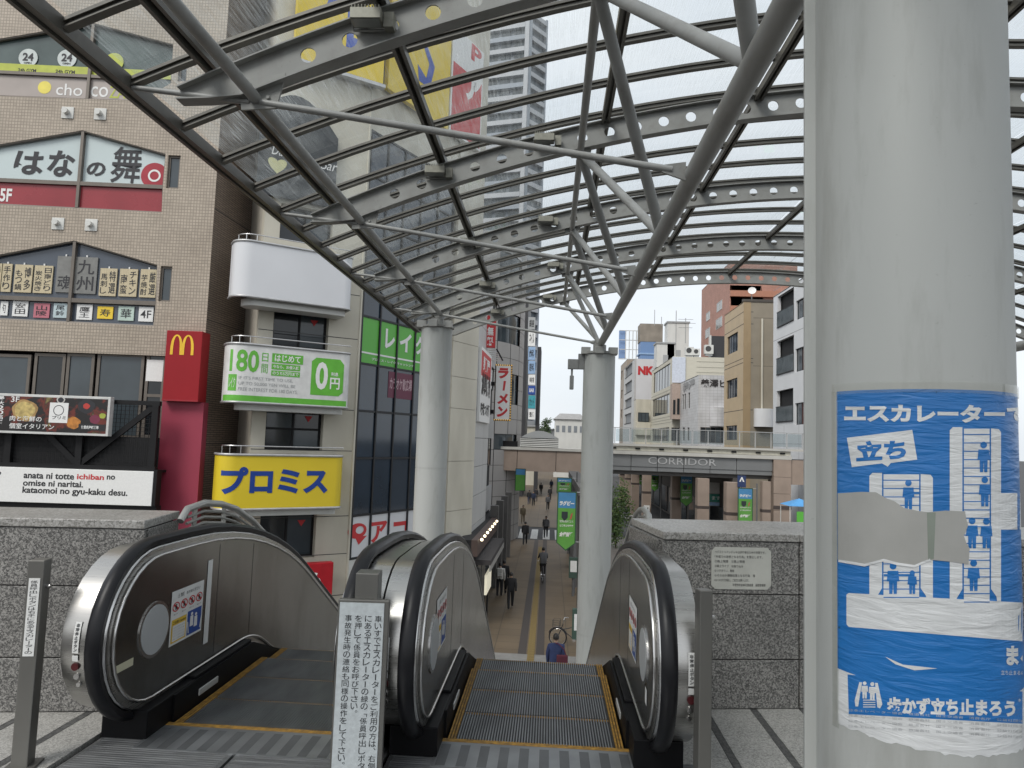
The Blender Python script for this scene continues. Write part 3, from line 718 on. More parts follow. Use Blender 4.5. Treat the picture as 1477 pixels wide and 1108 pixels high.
# glass panes, each between two bars and two purlins
gl = glassmat('canopy_glass', (.93, .96, .965), 1.0, .17, (75, 2.5, 75), (.86, .92, .93))
cuts = [XE+.05]+PUR+[XE2-.05]
for k in range(len(cuts)-1):
    x0, x1 = cuts[k]+.012, cuts[k+1]-.012; b = MB(); n = 4; V = []
    for i in range(n+1):
        x = x0+(x1-x0)*i/n; V += [(x, .02, gz(x)+.006), (x, .8875, gz(x)+.006)]
    b.add(V, [(2*i, 2*i+2, 2*i+3, 2*i+1) for i in range(n)]); me = b.mesh('glass_pane', gl)
    for y in YB[:-1]: link('glass_pane', me, can, loc=(0, y, 0))
# floodlights clamped on the ribs
fl_h = M('lamp_housing', (.33, .32, .27), .5, .3, .15, 20); fl_g = M('lamp_glass', (.35, .36, .34), .15, 0, .1, 5)
def floodlight(x, yr, label):
    t = thing('floodlight', label, 'floodlight', (x, yr-.12, rz_(x)+.10), 0, 'floodlights on the canopy ribs')
    b = MB().box(-.14, .14, -.10, .06, -.085, .015)
    for i in range(9): b.box(-.135+i*.031, -.127+i*.031, -.09, .05, .015, .05)
    b.build('housing', fl_h, t, bevel=.003)
    bx('glass', fl_g, t, -.12, .12, -.085, .045, -.09, -.0855)
    MB().pipe([(-.15, .0, -.03), (-.15, .08, -.10), (.15, .08, -.10), (.15, .0, -.03)], .012, 6).build('bracket', paint_rib, t)
    bx('ballast', fl_h, t, .15, .24, -.02, .08, -.12, .02)
for (px, py, k, lb) in ((530, 40, 2, 'big floodlight on the nearest rib, at upper left'), (628, 255, 3, 'floodlight on the second rib, left of its middle'), (785, 210, 3, 'floodlight on the second rib, right of the other'), (675, 360, 4, 'left floodlight on the third rib'), (787, 328, 4, 'right floodlight on the third rib'), (700, 417, 5, 'left floodlight on the fourth rib'), (798, 395, 5, 'right floodlight on the fourth rib'), (715, 461, 6, 'left floodlight on the end rib'), (790, 437, 6, 'right floodlight on the end rib')):
    floodlight(atY(px, py, RIBS[k]-.12).x, RIBS[k], lb)
# camera box hanging from the far column
cb_ = thing('surveillance_camera', 'small grey camera unit on an arm at the head of the right far column', 'camera', (.77, 16.9, 3.3))
gm_ = M('camera_grey', (.24, .245, .24), .5)
bx('arm', gm_, cb_, -.13, .02, -.05, .05, .12, .5, .01)
bx('box', gm_, cb_, -.38, -.12, -.07, .07, .12, .36, .01)
bx('stem', gm_, cb_, -.30, -.25, -.02, .02, -.04, .12)
bx('lens_body', gm_, cb_, -.325, -.225, -.06, .06, -.38, -.04, .015)
# ================================================================== facades
class Face:
    """upright plane: u runs to the right as seen from the street, d into the building, z up (local z above the thing's base)"""
    def __init__(s, P, ang, root=None, base=Z_ST):
        s.P = Vector((P[0], P[1], 0)); s.a = R(ang); s.base = base; s.root = root
        s.u = Vector((math.cos(s.a), math.sin(s.a), 0)); s.n = Vector((-math.sin(s.a), math.cos(s.a), 0))
    def hit(s, x, y, d=0):
        r = ray(x, y); q = s.P+s.n*d; t = (q-CP).dot(s.n)/r.dot(s.n); return CP+r*t
    def uz(s, x, y, d=0):
        h = s.hit(x, y, d); return ((h-s.P).dot(s.u), h.z-s.base)
    def rect(s, x0, y0, x1, y1, d=0):
        ym = (y0+y1)/2; xm = (x0+x1)/2
        return (s.uz(x0, ym, d)[0], s.uz(x1, ym, d)[0], s.uz(xm, y1, d)[1], s.uz(xm, y0, d)[1])
    def at(s, u, d, z):
        p = s.P+s.u*u+s.n*d; l = s.root.location if s.root else Vector((0, 0, 0))
        return (p.x-l.x, p.y-l.y, z+s.base-l.z)
    def map(s, mb): return remap(mb, lambda u, d, z: s.at(u, d, z))
    def box(s, name, mat, u0, u1, z0, z1, d0, d1, parent=None, bevel=0, **k):
        b = MB().box(min(u0, u1), max(u0, u1), min(d0, d1), max(d0, d1), min(z0, z1), max(z0, z1))
        return s.map(b).build(name, mat, parent or s.root, bevel=bevel, **k)
    def pbox(s, name, mat, x0, y0, x1, y1, d0, d1, parent=None, bevel=0, **k):
        u0, u1, z0, z1 = s.rect(x0, y0, x1, y1, d0); return s.box(name, mat, u0, u1, z0, z1, d0, d1, parent, bevel, **k)
    def wall(s, mat, outer, holes, th=.3, d=0, name='wall', parent=None):
        V, F = fill2d(outer, holes, th/2)
        b = MB().add([(v[0], d+th/2+v[2], v[1]) for v in V], F)
        # fill2d faces look along +z; mapped y = depth keeps handedness mirrored
        b.f = [tuple(reversed(f)) for f in b.f]
        return s.map(b).build(name, mat, parent or s.root)
    def window(s, u0, u1, z0, z1, nx=1, nz=1, d=.12, fm=None, gm=None, parent=None, fw=.05, name='window'):
        fm = fm or M('window_frame'); b = MB()
        b.box(u0, u1, d-.03, d+.04, z0, z0+fw).box(u0, u1, d-.03, d+.04, z1-fw, z1)
        for i in range(nx+1):
            c = u0+(u1-u0)*i/nx; c = min(max(c, u0+fw/2), u1-fw/2)
            b.box(c-fw/2, c+fw/2, d-.028, d+.038, z0+fw, z1-fw)
        for j in range(1, nz):
            c = z0+(z1-z0)*j/nz; b.box(u0+fw, u1-fw, d-.025, d+.035, c-fw/2, c+fw/2)
        w = s.map(b).build(name, fm, parent or s.root)
        for i in range(nx):
            for j in range(nz):
                a0 = u0+(u1-u0)*i/nx; a1 = u0+(u1-u0)*(i+1)/nx; c0 = z0+(z1-z0)*j/nz; c1 = z0+(z1-z0)*(j+1)/nz
                g_ = gm[(i+j) % len(gm)] if isinstance(gm, list) else (gm or M('dark_glass'))
                s.box('pane', g_, a0+fw/2, a1-fw/2, c0+fw/2, c1-fw/2, d+.005, d+.015, w)
        return w
    def text(s, body, mat, u0, u1, z0, z1, d, parent=None, bold=.02, shear=0, vertical=False, keep=False, name='lettering'):
        b = MB(); flat_text(b, body, u0, u1, z0, z1, bold, shear, vertical, keep)
        remap(b, lambda x, y, z: (x, d, y)); return s.map(b).build(name, mat, parent or s.root)
    def ptext(s, body, mat, x0, y0, x1, y1, d, parent=None, **k):
        u0, u1, z0, z1 = s.rect(x0, y0, x1, y1, d); return s.text(body, mat, u0, u1, z0, z1, d, parent, **k)
def rectp(u0, u1, z0, z1): return [(u0, z0), (u1, z0), (u1, z1), (u0, z1)]
M('window_frame', (.12, .115, .105), .45, .3)
M('dark_glass', (.018, .022, .026), .04, 0, .3, .6, spec=.6)
g_blue = M('blue_tinted_glass', (.02, .035, .055), .03, 0, .35, .5, spec=.8)
g_grey = M('grey_glass', (.06, .075, .085), .05, 0, .3, .5, spec=.6)
g_cur = M('curtained_glass', (.20, .205, .20), .08, 0, .25, 2, (6, 6, .5), spec=.6)
bronze = M('bronze_frame', (.16, .14, .12), .45, .3)
white_panel = M('white_metal_panel', (.62, .62, .59), .45, 0, .08, .8, (1, 1, .4))
cream = M('cream_panel', (.60, .57, .48), .55, 0, .1, .9, (1, 1, .35), dirt=(.48, .45, .37))
seam = M('panel_seam', (.05, .05, .05), .8)
dark_in = M('dark_interior', (.012, .012, .013), .8)
blk_steel = M('black_steel', (.008, .008, .009), .55, 0, .3, 4, spec=.3)
# ------------------------------------------------------------------ brown tiled building on the left
P1 = atY(160, 600, 20.5); a1 = 4.8
b1 = thing('tiled_building', 'brown tiled building at far left with gabled windows and restaurant signs', 'building', (P1.x, P1.y, Z_ST))
F1 = Face(P1, a1, b1)
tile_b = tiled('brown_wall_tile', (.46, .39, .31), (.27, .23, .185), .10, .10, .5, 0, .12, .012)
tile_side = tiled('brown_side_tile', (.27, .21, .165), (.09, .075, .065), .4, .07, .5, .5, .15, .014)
uR = F1.uz(291, 560)[0]; uL = uR-14
ztop = F1.uz(160, -330)[1]
def poly(pts): return [F1.uz(*p) for p in pts]
wins = {
 6: [[(-60, 66), (10, 54), (134, 33), (250, 64), (247, 120), (205, 146), (-60, 136)]],
 5: [[(-60, 224), (0, 208), (119, 188), (239, 222), (235, 270), (233, 307), (-60, 292)]],
 4: [[(-60, 384), (0, 367), (107, 347), (227, 382), (225, 436), (221, 471), (-60, 458)]],
}
holes = [poly(w_[0]) for w_ in wins.values()]
sidew = [(241, 224, 259, 272), (230, 384, 247, 435), (257, 85, 270, 118)]
for r_ in sidew: holes.append(rectp(*F1.rect(*r_)))
h3 = rectp(*F1.rect(-60, 508, 236, 740)); holes.append(h3)
F1.wall(tile_b, rectp(uL, uR, 0, ztop), holes, .35)
# side wall towards the alley, and dark core
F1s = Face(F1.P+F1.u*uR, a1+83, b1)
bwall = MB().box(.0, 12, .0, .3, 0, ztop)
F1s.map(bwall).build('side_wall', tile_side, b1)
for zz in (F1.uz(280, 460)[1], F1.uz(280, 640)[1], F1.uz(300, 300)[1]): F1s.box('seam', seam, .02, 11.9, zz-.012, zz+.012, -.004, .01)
F1.box('core', dark_in, uL, uR-.35, 0, ztop-.1, .8, 9)
fillm = {6: M('gym_glass', (.10, .13, .125), .1, 0, .3, .8), 5: M('pale_film', (.55, .63, .63), .25, 0, .06, .6), 4: M('blue_grey_glass', (.085, .10, .125), .08, 0, .2, .5)}
for k, (pg_,) in wins.items():
    pp = poly(pg_); V, F = fill2d(pp, (), .01)
    b = MB().add([(v[0], .16+v[2], v[1]) for v in V], F); wn = F1.map(b).build('shop_window', fillm[k], b1)
    # frame round the gable window
    pts = [F1.at(p[0], .06, p[1]) for p in pp]
    MB().pipe(pts+[pts[0]], .05, 6).build('frame', bronze, wn)
    F1.map(MB().box(pp[2][0]-.045 if k != 6 else pp[2][0]-.045, pp[2][0]+.045, .02, .15, min(q[1] for q in pp)+.06, pp[2][1])).build('mullion', bronze, wn)
for r_ in sidew:
    u0, u1, z0, z1 = F1.rect(*r_); F1.window(u0, u1, z0, z1, 1, 1, .1, bronze, g_grey, fw=.06)
# 5th floor: pale film with brush lettering, red band
u0, u1, z0, z1 = F1.rect(-60, 268, 235, 306, .1)
zr0, zr1 = F1.uz(110, 301, .1)[1], F1.uz(110, 268, .1)[1]
F1.box('red_band', M('red_film', (.30, .035, .045), .25, 0, .15, .7), uL+3, u1, zr0+.02, zr1, .11, .14)
F1.box('transom', bronze, uL+3, u1+.05, zr1, zr1+.12, .03, .15)
ink = M('brush_ink', (.03, .03, .035), .6)
for ch, x0, y0, x1, y1 in (('は', 20, 218, 62, 252), ('な', 68, 217, 108, 255), ('の', 125, 234, 152, 254), ('舞', 160, 212, 204, 264)):
    F1.ptext(ch, ink, x0, y0, x1, y1, .135, bold=.008 if ch == '舞' else .03, shear=.08)
uc, zc = F1.uz(222, 253, .1); rr = .42
V, F = fill2d(circ(uc, zc, rr, 32)); F1.map(MB().add([(v[0], .132, v[1]) for v in V], F)).build('red_disc', M('red_film2', (.36, .02, .035), .3), b1)
V, F = fill2d(circ(uc, zc, .2, 24), [circ(uc, zc, .14, 24)]); F1.map(MB().add([(v[0], .126, v[1]) for v in V], F)).build('ring', white_pt, b1)
F1.ptext('5F', white_pt, 0, 272, 17, 291, .10, bold=.03)
# 6th floor: gym windows
lime = M('lime_film', (.45, .5, .06), .4)
zt_ = F1.uz(110, 96, .1)[1]; zb_ = F1.uz(110, 108, .1)[1]
F1.box('lime_band', lime, uL+2.2, F1.uz(247, 100)[0], zb_, zt_, .11, .135)
F1.ptext('24h GYM', black_pt, 26, 99, 52, 104, .105, bold=.02); F1.ptext('24h GYM', black_pt, 80, 101, 108, 106, .105, bold=.02); F1.ptext('24h GYM', black_pt, 200, 107, 229, 112, .105, bold=.02)
for cx, cy in ((40, 83), (96, 84), (164, 89)):
    uc, zc = F1.uz(cx, cy, .1); V, F = fill2d(circ(uc, zc, .30, 28)); F1.map(MB().add([(v[0], .12, v[1]) for v in V], F)).build('badge', M('badge_white', (.55, .6, .58), .4) if cx < 150 else lime, b1)
    if cx < 150: F1.text('24', ink, uc-.17, uc+.17, zc-.1, zc+.16, .112, bold=.03); F1.text('OPEN', ink, uc-.12, uc+.12, zc-.2, zc-.14, .112)
u0, u1, z0, z1 = F1.rect(-60, 112, 200, 141, .1)
F1.box('name_band', M('beige_film', (.40, .35, .32), .4, 0, .1, 1), uL+2.2, F1.uz(203, 127)[0], F1.uz(100, 141)[1], zb_-.10, .112, .138)
F1.box('transom', bronze, uL+2.2, F1.uz(205, 127)[0], zb_-.10, zb_, .04, .15)
F1.ptext('cho', white_pt, 81, 121, 119, 138, .105, bold=.005); F1.ptext('co', white_pt, 131, 125, 156, 140, .105, bold=.005); F1.ptext('ZAP', lime, 158, 125, 190, 142, .105, bold=.01)
uc, zc = F1.uz(64, 126, .1); V, F = fill2d(circ(uc, zc, .21, 20)); F1.map(MB().add([(v[0], .107, v[1]) for v in V], F)).build('face_mark', M('mark_yellow', (.8, .68, .12), .5), b1)
# 4th floor: plaques
wood = M('pale_wood', (.55, .47, .31), .55, 0, .15, 6, (8, 8, .6)); greyp = M('grey_plaque', (.20, .20, .19), .5, 0, .15, 5)
z8 = lambda x, y: (x/3.692, 180+y/3.692)
pl_ = [(-45, 738, 5, 886, '鶏皮焼', wood), (10, 740, 60, 890, '手作り', wood), (75, 745, 170, 893, '博多|もつ鍋', wood), (180, 750, 278, 897, '日南どり|炭火焼き', wood), (300, 700, 388, 893, ' 魂', greyp), (395, 705, 515, 900, '九州', greyp), (530, 765, 620, 912, '特選|馬刺し', wood), (635, 768, 730, 915, 'チキン|南蛮', wood), (745, 770, 832, 920, '厳選|芋焼酎', wood)]
for x0, y0, x1, y1, tx, mt in pl_:
    a = z8(x0, y0); c = z8(x1, y1); u0, u1, z0, z1 = F1.rect(*a, *c, .1)
    p_ = F1.box('plaque', mt, u0, u1, z0, z1, .10, .135); F1.box('hook', white_pt, (u0+u1)/2-.02, (u0+u1)/2+.02, z1, z1+.06, .1, .13, p_)
    cols = tx.split('|'); w_ = (u1-u0)/len(cols)
    for i, t_ in enumerate(cols):
        ur = u1-i*w_; F1.text(t_, ink, ur-w_*.92, ur-w_*.08, z0+.06, z1-.06-(.1 if i else 0), .094, p_, .006, vertical=True)
cards = [(0, 940, 40, 1015, '旬', white_pt), (65, 938, 147, 1020, '安田', white_pt), (178, 950, 262, 1028, '山陵', M('pink_print', (.5, .16, .2), .5)), (283, 950, 355, 1028, '尾鈴', M('ice_print', (.5, .6, .62), .5)), (407, 957, 490, 1038, '鷹王', white_pt), (517, 968, 600, 1033, '寿', yel_pt), (628, 967, 712, 1043, '華', M('mint_print', (.5, .62, .55), .5)), (737, 970, 815, 1048, '4F', white_pt)]
for x0, y0, x1, y1, tx, mt in cards:
    a = z8(x0, y0); c = z8(x1, y1); u0, u1, z0, z1 = F1.rect(*a, *c, .1)
    p_ = F1.box('card', mt, u0, u1, z0, z1, .112, .135)
    F1.text(tx, ink, u0+.06, u1-.06, z0+.06, z1-.06, .106, p_, .004, vertical=(tx != '4F'), keep=(tx == '4F'))
F1.box('transom', bronze, uL+3, F1.uz(226, 437)[0], F1.uz(110, 436)[1], F1.uz(110, 430)[1], .03, .15)
# round vents
for cx, cy in ((84, 323), (132, 325), (98, 163), (145, 165)):
    uc, zc = F1.uz(cx, cy); v_ = F1.box('vent_plate', white_panel, uc-.19, uc+.19, zc-.19, zc+.19, -.03, 0, bevel=.01)
    b = MB().tube((uc-.02, -.03, zc+.02), (uc-.02, -.17, zc+.02), .09, n=14); F1.map(b).build('vent_hood', white_panel, v_, smooth=40)
# 3rd floor windows and steel balcony
xs = [(-60, 41), (46, 91), (93, 133), (137, 205), (208, 236)]
for i, (x0, x1) in enumerate(xs):
    u0, u1, z0, z1 = F1.rect(x0, 510, x1, 632, .15); F1.window(u0, u1, z0, z1, 1, 1 if i in (1, 2, 3) else 2, .15, bronze, [g_grey, M('dark_glass'), g_grey, g_grey, M('dark_glass')][i], fw=.09)
F1.pbox('poster', white_pt, 211, 519, 235, 550, .12, .15)
u0, u1, z0, z1 = F1.rect(-60, 572, 229, 678, -1.0)
zz0, zz1 = F1.uz(110, 678, -1.0)[1], F1.uz(110, 575, -1.0)[1]
bal = thing('steel_balcony', 'black steel balcony truss with mesh in front of the tiled building', 'balcony', (P1.x, P1.y, Z_ST))
FB = Face(P1, a1, bal)
FB.box('top_beam', blk_steel, u0, u1, zz1-.13, zz1, -1.08, -.94); FB.box('bottom_beam', blk_steel, u0, u1, zz0, zz0+.16, -1.08, -.94); FB.box('floor', blk_steel, u0, u1, zz0-.02, zz0+.05, -.94, -.01)
pu = [F1.uz(x, 640, -1.0)[0] for x in (-50, 14, 116, 222)]
for x in pu: FB.box('post', blk_steel, x-.09, x+.09, zz0+.16, zz1-.13, -1.08, -.94)
def diag(ua, za, ub, zb, nm='brace', w_=.08):
    d_ = math.hypot(ub-ua, zb-za); nx_, nz_ = -(zb-za)/d_*w_, (ub-ua)/d_*w_
    b = MB().prism([(ua+nx_, -1.05, za+nz_), (ub+nx_, -1.05, zb+nz_), (ub-nx_, -1.05, zb-nz_), (ua-nx_, -1.05, za-nz_)], (0, .08, 0)); FB.map(b).build(nm, blk_steel, bal)
diag(pu[1], zz1-.1, pu[2], zz0+.15); diag(pu[3], zz1-.1, pu[2], zz0+.15)
b = MB(); k = u0
while k < u1: b.box(k, k+.012, -.99, -.98, zz0+.15, zz1-.13); k += .12
k = zz0+.2
while k < zz1-.15: b.box(u0, u1, -1.0, -.99, k, k+.012); k += .12
FB.map(b).build('wire_mesh', blk_steel, bal)
FB.box('back_screen', M('black_screen', (.01, .01, .011), .7), u0, u1, zz0+.1, zz0+1.0, -.93, -.9)
s3 = thing('restaurant_sign', 'black food photo sign reading 3F with white frame on the steel balcony', 'sign', (P1.x, P1.y, Z_ST))
FS = Face(P1, a1, s3); D3 = -1.32
u0, u1, z0, z1 = FS.rect(-60, 569, 158, 626, D3)
FS.box('box', M('sign_frame_white', (.6, .6, .58), .4), u0, u1, z0, z1, D3, D3+.2, bevel=.01)
def food_mat():
    m = M('food_photo', (.03, .022, .02), .35, 0, .4, 3)
    n = m.node_tree.nodes; l = m.node_tree.links; bb = n['Principled BSDF']
    t = n.new('ShaderNodeTexCoord'); nz2 = n.new('ShaderNodeTexNoise'); nz2.inputs['Scale'].default_value = 2.6; nz2.inputs['Detail'].default_value = 8
    r = n.new('ShaderNodeValToRGB'); e = r.color_ramp.elements
    e[0].position = .50; e[0].color = (.016, .014, .014, 1); e[1].position = .72; e[1].color = (.35, .28, .10, 1)
    k2 = e.new(.57); k2.color = (.16, .03, .02, 1); k3 = e.new(.64); k3.color = (.05, .03, .02, 1)
    l.new(t.outputs['Object'], nz2.inputs['Vector']); l.new(nz2.outputs[0], r.inputs[0]); l.new(r.outputs[0], bb.inputs['Base Color'])
    return m
FS.box('picture', food_mat(), u0+.07, u1-.07, z0+.07, z1-.07, D3-.004, D3)
def dish(px, py, r_, mats_, nm='dish'):
    uc, zc = FS.uz(px, py, D3)
    for i, (f, mt) in enumerate(mats_):
        V, F = fill2d([(uc+r_*f*math.cos(a)*(1+.06*math.sin(5*a+i)), zc+r_*f*.86*math.sin(a)*(1+.07*math.cos(4*a+px))) for a in [2*math.pi*q/22 for q in range(22)]])
        FS.map(MB().add([(v[0], D3-.006-.002*i, v[1]) for v in V], F)).build(nm, mt, s3)
dish(36, 592, .36, [(1, M('crust', (.40, .25, .10), .6, 0, .3, 9)), (.8, M('egg', (.55, .42, .16), .6, 0, .4, 9))]); dish(125, 586, .24, [(1, M('plate_black', (.03, .03, .035), .3)), (.4, M('crab', (.5, .05, .04), .5))])
dish(106, 610, .2, [(1, M('noodle', (.5, .2, .04), .6, 0, .4, 9))]); dish(137, 605, .15, [(1, M('beet', (.18, .03, .06), .6))]); dish(88, 577, .12, [(1, M('rim', (.5, .48, .45), .4)), (.7, M('plate_black'))]); dish(148, 600, .09, [(1, M('lime_g', (.35, .4, .06), .5))])
FS.ptext('3F', white_pt, 16, 572, 28, 580, D3-.012, bold=.01)
FS.ptext('肉と海鮮の', white_pt, 14, 600, 60, 608, D3-.012, bold=.01); FS.ptext('個室イタリアン', white_pt, 13, 611, 78, 619, D3-.012, bold=.01)
u_, u2, zA, zB = FS.rect(1, 571, 6, 612, D3); FS.text('最大20名様', white_pt, u_-.08, u2, zA, zB, D3-.012, vertical=True)
FS.pbox('logo_card', white_pt, 71, 581, 98, 610, D3-.012, D3-.004); FS.ptext('プリミ', ink, 75, 600, 95, 605, D3-.014); uc, zc = FS.uz(85, 592, D3); V, F = fill2d(circ(uc, zc, .15, 20), [circ(uc, zc, .13, 20)]); FS.map(MB().add([(v[0], D3-.014, v[1]) for v in V], F)).build('logo_ring', ink, s3)
FS.pbox('name_plate', black_pt, 113, 612, 152, 621, D3-.010, D3-.004); FS.ptext('個室肉海鮮酒場', white_pt, 117, 614, 142, 619, D3-.013)
ws = thing('white_sign', 'long white sign with three lines of black romanised Japanese text', 'sign', (P1.x, P1.y, Z_ST))
FW = Face(P1, a1, ws); u0, u1, z0, z1 = FW.rect(-60, 676, 220, 726, -1.2)
FW.box('box', white_pt, u0, u1, z0, z1, -1.2, -.95, bevel=.01); FW.box('dark_edge', blk_steel, u1+.005, u1+.1, z0, z1+.05, -1.19, -.9); FW.box('underside', blk_steel, u0, u1+.1, z0-.3, z0-.01, -1.1, -.8)
for tx, x0, y0, x1, y1, mt in (('anata ni totte', 34, 682, 107, 691, black_pt), ('ichiban', 111, 684, 150, 692, red_pt), ('no', 154, 686, 166, 692, black_pt), ('omise ni naritai.', 33, 693.5, 120, 702, black_pt), ('kataomoi no gyu-kaku desu.', 32, 704, 184, 716, black_pt)):
    FW.ptext(tx, mt, x0, y0, x1, y1, -1.205, bold=.025)
FW.ptext('?', black_pt, -4, 680, 1.5, 690, -1.205, bold=.02)
# red sign with golden arches on a red pillar
rs = thing('red_sign', 'red box sign with a yellow M above a red pillar on the building corner', 'sign', (P1.x, P1.y, Z_ST))
FR = Face(P1, a1, rs); rd = M('sign_red', (.30, .010, .016), .5, 0, .08, 1, spec=.3)
u0, u1, z0, z1 = FR.rect(237, 477, 289, 579, -.6)
FR.box('box', rd, u0, u1, z0, z1, -.6, -.02, bevel=.015)
FR.box('border', M('sign_red_edge', (.30, .012, .02), .35), u0+.0, u1, z0+.0, z0+.05, -.615, -.60)
m0 = FR.rect(246, 483, 280, 512, -.6); mw = (m0[1]-m0[0]); mh = m0[3]-m0[2]
b = MB()
for s in (0, 1):
    c = m0[0]+mw*(.26 if s == 0 else .74); hw = mw*.26
    outp = []; inn = []
    for i in range(25):
        a = math.pi*i/24; outp.append((c-hw*math.cos(a), m0[2]+mh*math.sin(a)**.62)); t_ = mw*(.105 if True else 0)
        wi = hw-.118*mw; inn.append((c-wi*math.cos(a), m0[2]+(mh*.93)*math.sin(a)**.62))
    cut = m0[2]+mh*.06
    ring = outp+list(reversed(inn))
    if s == 0: ring = [p for p in ring]
    V, F = fill2d(ring); b.add([(v[0], -.607-.001*s, v[1]) for v in V], F)
FR.map(b).build('arches_mark', M('arch_yellow', (.85, .52, .03), .4), rs)
u0p, u1p = FR.rect(226, 600, 283, 720, -.35)[:2]
FR.box('pillar', M('faded_red_paint', (.30, .035, .065), .5, 0, .15, .8, (1, 1, .4)), u0p+.05, u1p+.12, 0, z0-.005, -.35, -.01)
# ------------------------------------------------------------------ cream building with round-ended sign balconies
P2 = atY(420, 640, 22.0); a2 = 34.5
b2 = thing('balcony_building', 'cream building with stacked sign balconies next to the dark alley', 'building', (P2.x, P2.y, Z_ST))
F2 = Face(P2, a2, b2)
uA = F2.uz(361, 640)[0]; uB = F2.uz(509, 640)[0]; ztop2 = F2.uz(470, -150)[1]
floors = [(741, 806), (588, 650), (447, 502), (300, 352)]
hl = []; wp = [(374, 455), (383, 466), (394, 474), (404, 480)]
for (y0, y1), (x0, x1) in zip(floors, wp): hl.append(rectp(*F2.rect(x0, y0, x1, y1)))
F2.wall(cream, rectp(uA, uB, 0, ztop2), hl, .4)
F2.box('core', dark_in, uA+.05, uB-.05, 0, ztop2-.1, 1.3, 6)
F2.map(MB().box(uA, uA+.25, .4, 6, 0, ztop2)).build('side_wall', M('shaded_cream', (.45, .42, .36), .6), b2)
for h in hl:
    u0, z0 = h[0]; u1, z1 = h[2]
    wn = F2.window(u0, u1, z0, z1, 2, 2 if h is hl[1] else 1, .3, blk_steel, [M('dark_glass'), g_grey], fw=.07)
    um = u0+(u1-u0)*.77; F2.map(MB().add([(um-.13, .28, z1-.25), (um, .28, z1-.45), (um+.13, .28, z1-.25)], [(0, 1, 2)])).build('rescue_mark', red_pt, wn)
for zz in [F2.uz(470, y)[1] for y in (485, 590, 650, 745, 800, 860, 420)]: F2.box('seam', seam, uA+.02, uB-.02, zz-.012, zz+.012, -.004, .01)
for x in (497,): 
    uu = F2.uz(x, 640)[0]
D2 = -1.0
def plan(u0, u1, r=.5):
    """front of a sign balcony in plan (u, d) from its rounded left end to the right"""
    pts = [(u0, D2+r+.3)]+[(u0+r-r*math.cos(R(90*i/10)), D2+r-r*math.sin(R(90*i/10))) for i in range(11)]+[(u1-.25, D2), (u1-.08, D2+.03), (u1, D2+.12), (u1, -.02)]
    return pts
def along(pts):
    L_ = [0]
    for a, c in zip(pts, pts[1:]): L_.append(L_[-1]+math.hypot(c[0]-a[0], c[1]-a[1]))
    return L_
def sign_balcony(name, px, label, face_m, edge_m, rail=True):
    x0, y0, x1, y1 = px; u0, u1, z0, z1 = F2.rect(x0, y0, x1, y1, D2)
    t = thing(name, label, 'sign', (P2.x, P2.y, Z_ST)); G = Face(P2, a2, t)
    u0 -= .12
    pts = plan(u0, u1); n = len(pts)
    V = []; 
    for (u, d) in pts: V += [(u, d, z0), (u, d, z1)]
    b = MB().add(V, [(2*i, 2*i+2, 2*i+3, 2*i+1) for i in range(n-1)]); G.map(b).build('sign_face', face_m, t, smooth=50)
    for zz, nm in ((z0, 'bottom_edge'), (z1, 'top_edge')):
        MB().pipe([G.at(u, d, zz) for u, d in pts], .04, 8).build(nm, edge_m, t, smooth=60)
    G.map(MB().prism([(u, d+.03, z1-.02) for u, d in pts], (0, 0, .015))).build('top_cover', edge_m, t)
    # balcony slab below
    p2_ = [(u0+.35+(u-u0)*((u1-.1-u0-.35)/(u1-u0)), max(d, D2)+.18) for u, d in pts]
    p2_[-1] = (u1-.1, 0); p2_.append((u0+.35, 0)) if False else None
    G.map(MB().prism([(u, d, z0-.22) for u, d in p2_[1:-1]]+[(u1-.12, -.02, z0-.22), (u0+.5, -.02, z0-.22)], (0, 0, .21))).build('slab', white_panel, t)
    if rail:
        MB().pipe([G.at(u+.12, d+.18, z1+.26) for u, d in pts[1:-2]], .018, 6).build('rail', steel_trim, t, smooth=60)
        for q in (3, 7, 11):
            u, d = pts[min(q, n-3)]; MB().tube(G.at(u+.12, d+.18, z1-.1), G.at(u+.12, d+.18, z1+.26), .012, n=6).build('rail_post', steel_trim, t)
    L_ = along(pts)
    # arc length that is straight ahead of u
    def bend(s_, off):
        for i in range(n-1):
            if L_[i] <= s_ <= L_[i+1] or i == n-2:
                f = (s_-L_[i])/(L_[i+1]-L_[i]); a, c = pts[i], pts[i+1]
                tx, ty = (c[0]-a[0])/(L_[i+1]-L_[i]), (c[1]-a[1])/(L_[i+1]-L_[i])
                return a[0]+(c[0]-a[0])*f+ty*off, a[1]+(c[1]-a[1])*f-tx*off
    L0 = L_[1]; Lt = L_[n-3]-L0; H = z1-z0
    def put(mb, mat, nm, off=.006):
        """mb drawn in the unit sign rectangle (0..1, 0..1)"""
        mb = remap(mb, lambda x, y, z: (x*Lt, y*H, 0)); mb = slice_u(mb, .06)
        out_ = []
        for x, y, z in mb.v:
            u, d = bend(L0+min(max(x, 0), Lt), off); out_.append(G.at(u, d, z0+y))
        mb.v = out_; mb.build(nm, mat, t)
    return t, put
def unit(*polys):
    b = MB()
    for p in polys: b.add([(x, y, 0) for x, y in p], [tuple(range(len(p)))])
    return b
def urect(x0, x1, y0, y1, n=10):
    b = MB()
    for i in range(n):
        a = x0+(x1-x0)*i/n; c = x0+(x1-x0)*(i+1)/n; b.add([(a, y0, 0), (c, y0, 0), (c, y1, 0), (a, y1, 0)], [(0, 1, 2, 3)])
    return b
def ut(tx, x0, x1, y0, y1, bold=.02): return flat_text(MB(), tx, x0, x1, y0, y1, bold)
bl_face = M('blank_sign', (.66, .67, .69), .3, 0, .05, .5)
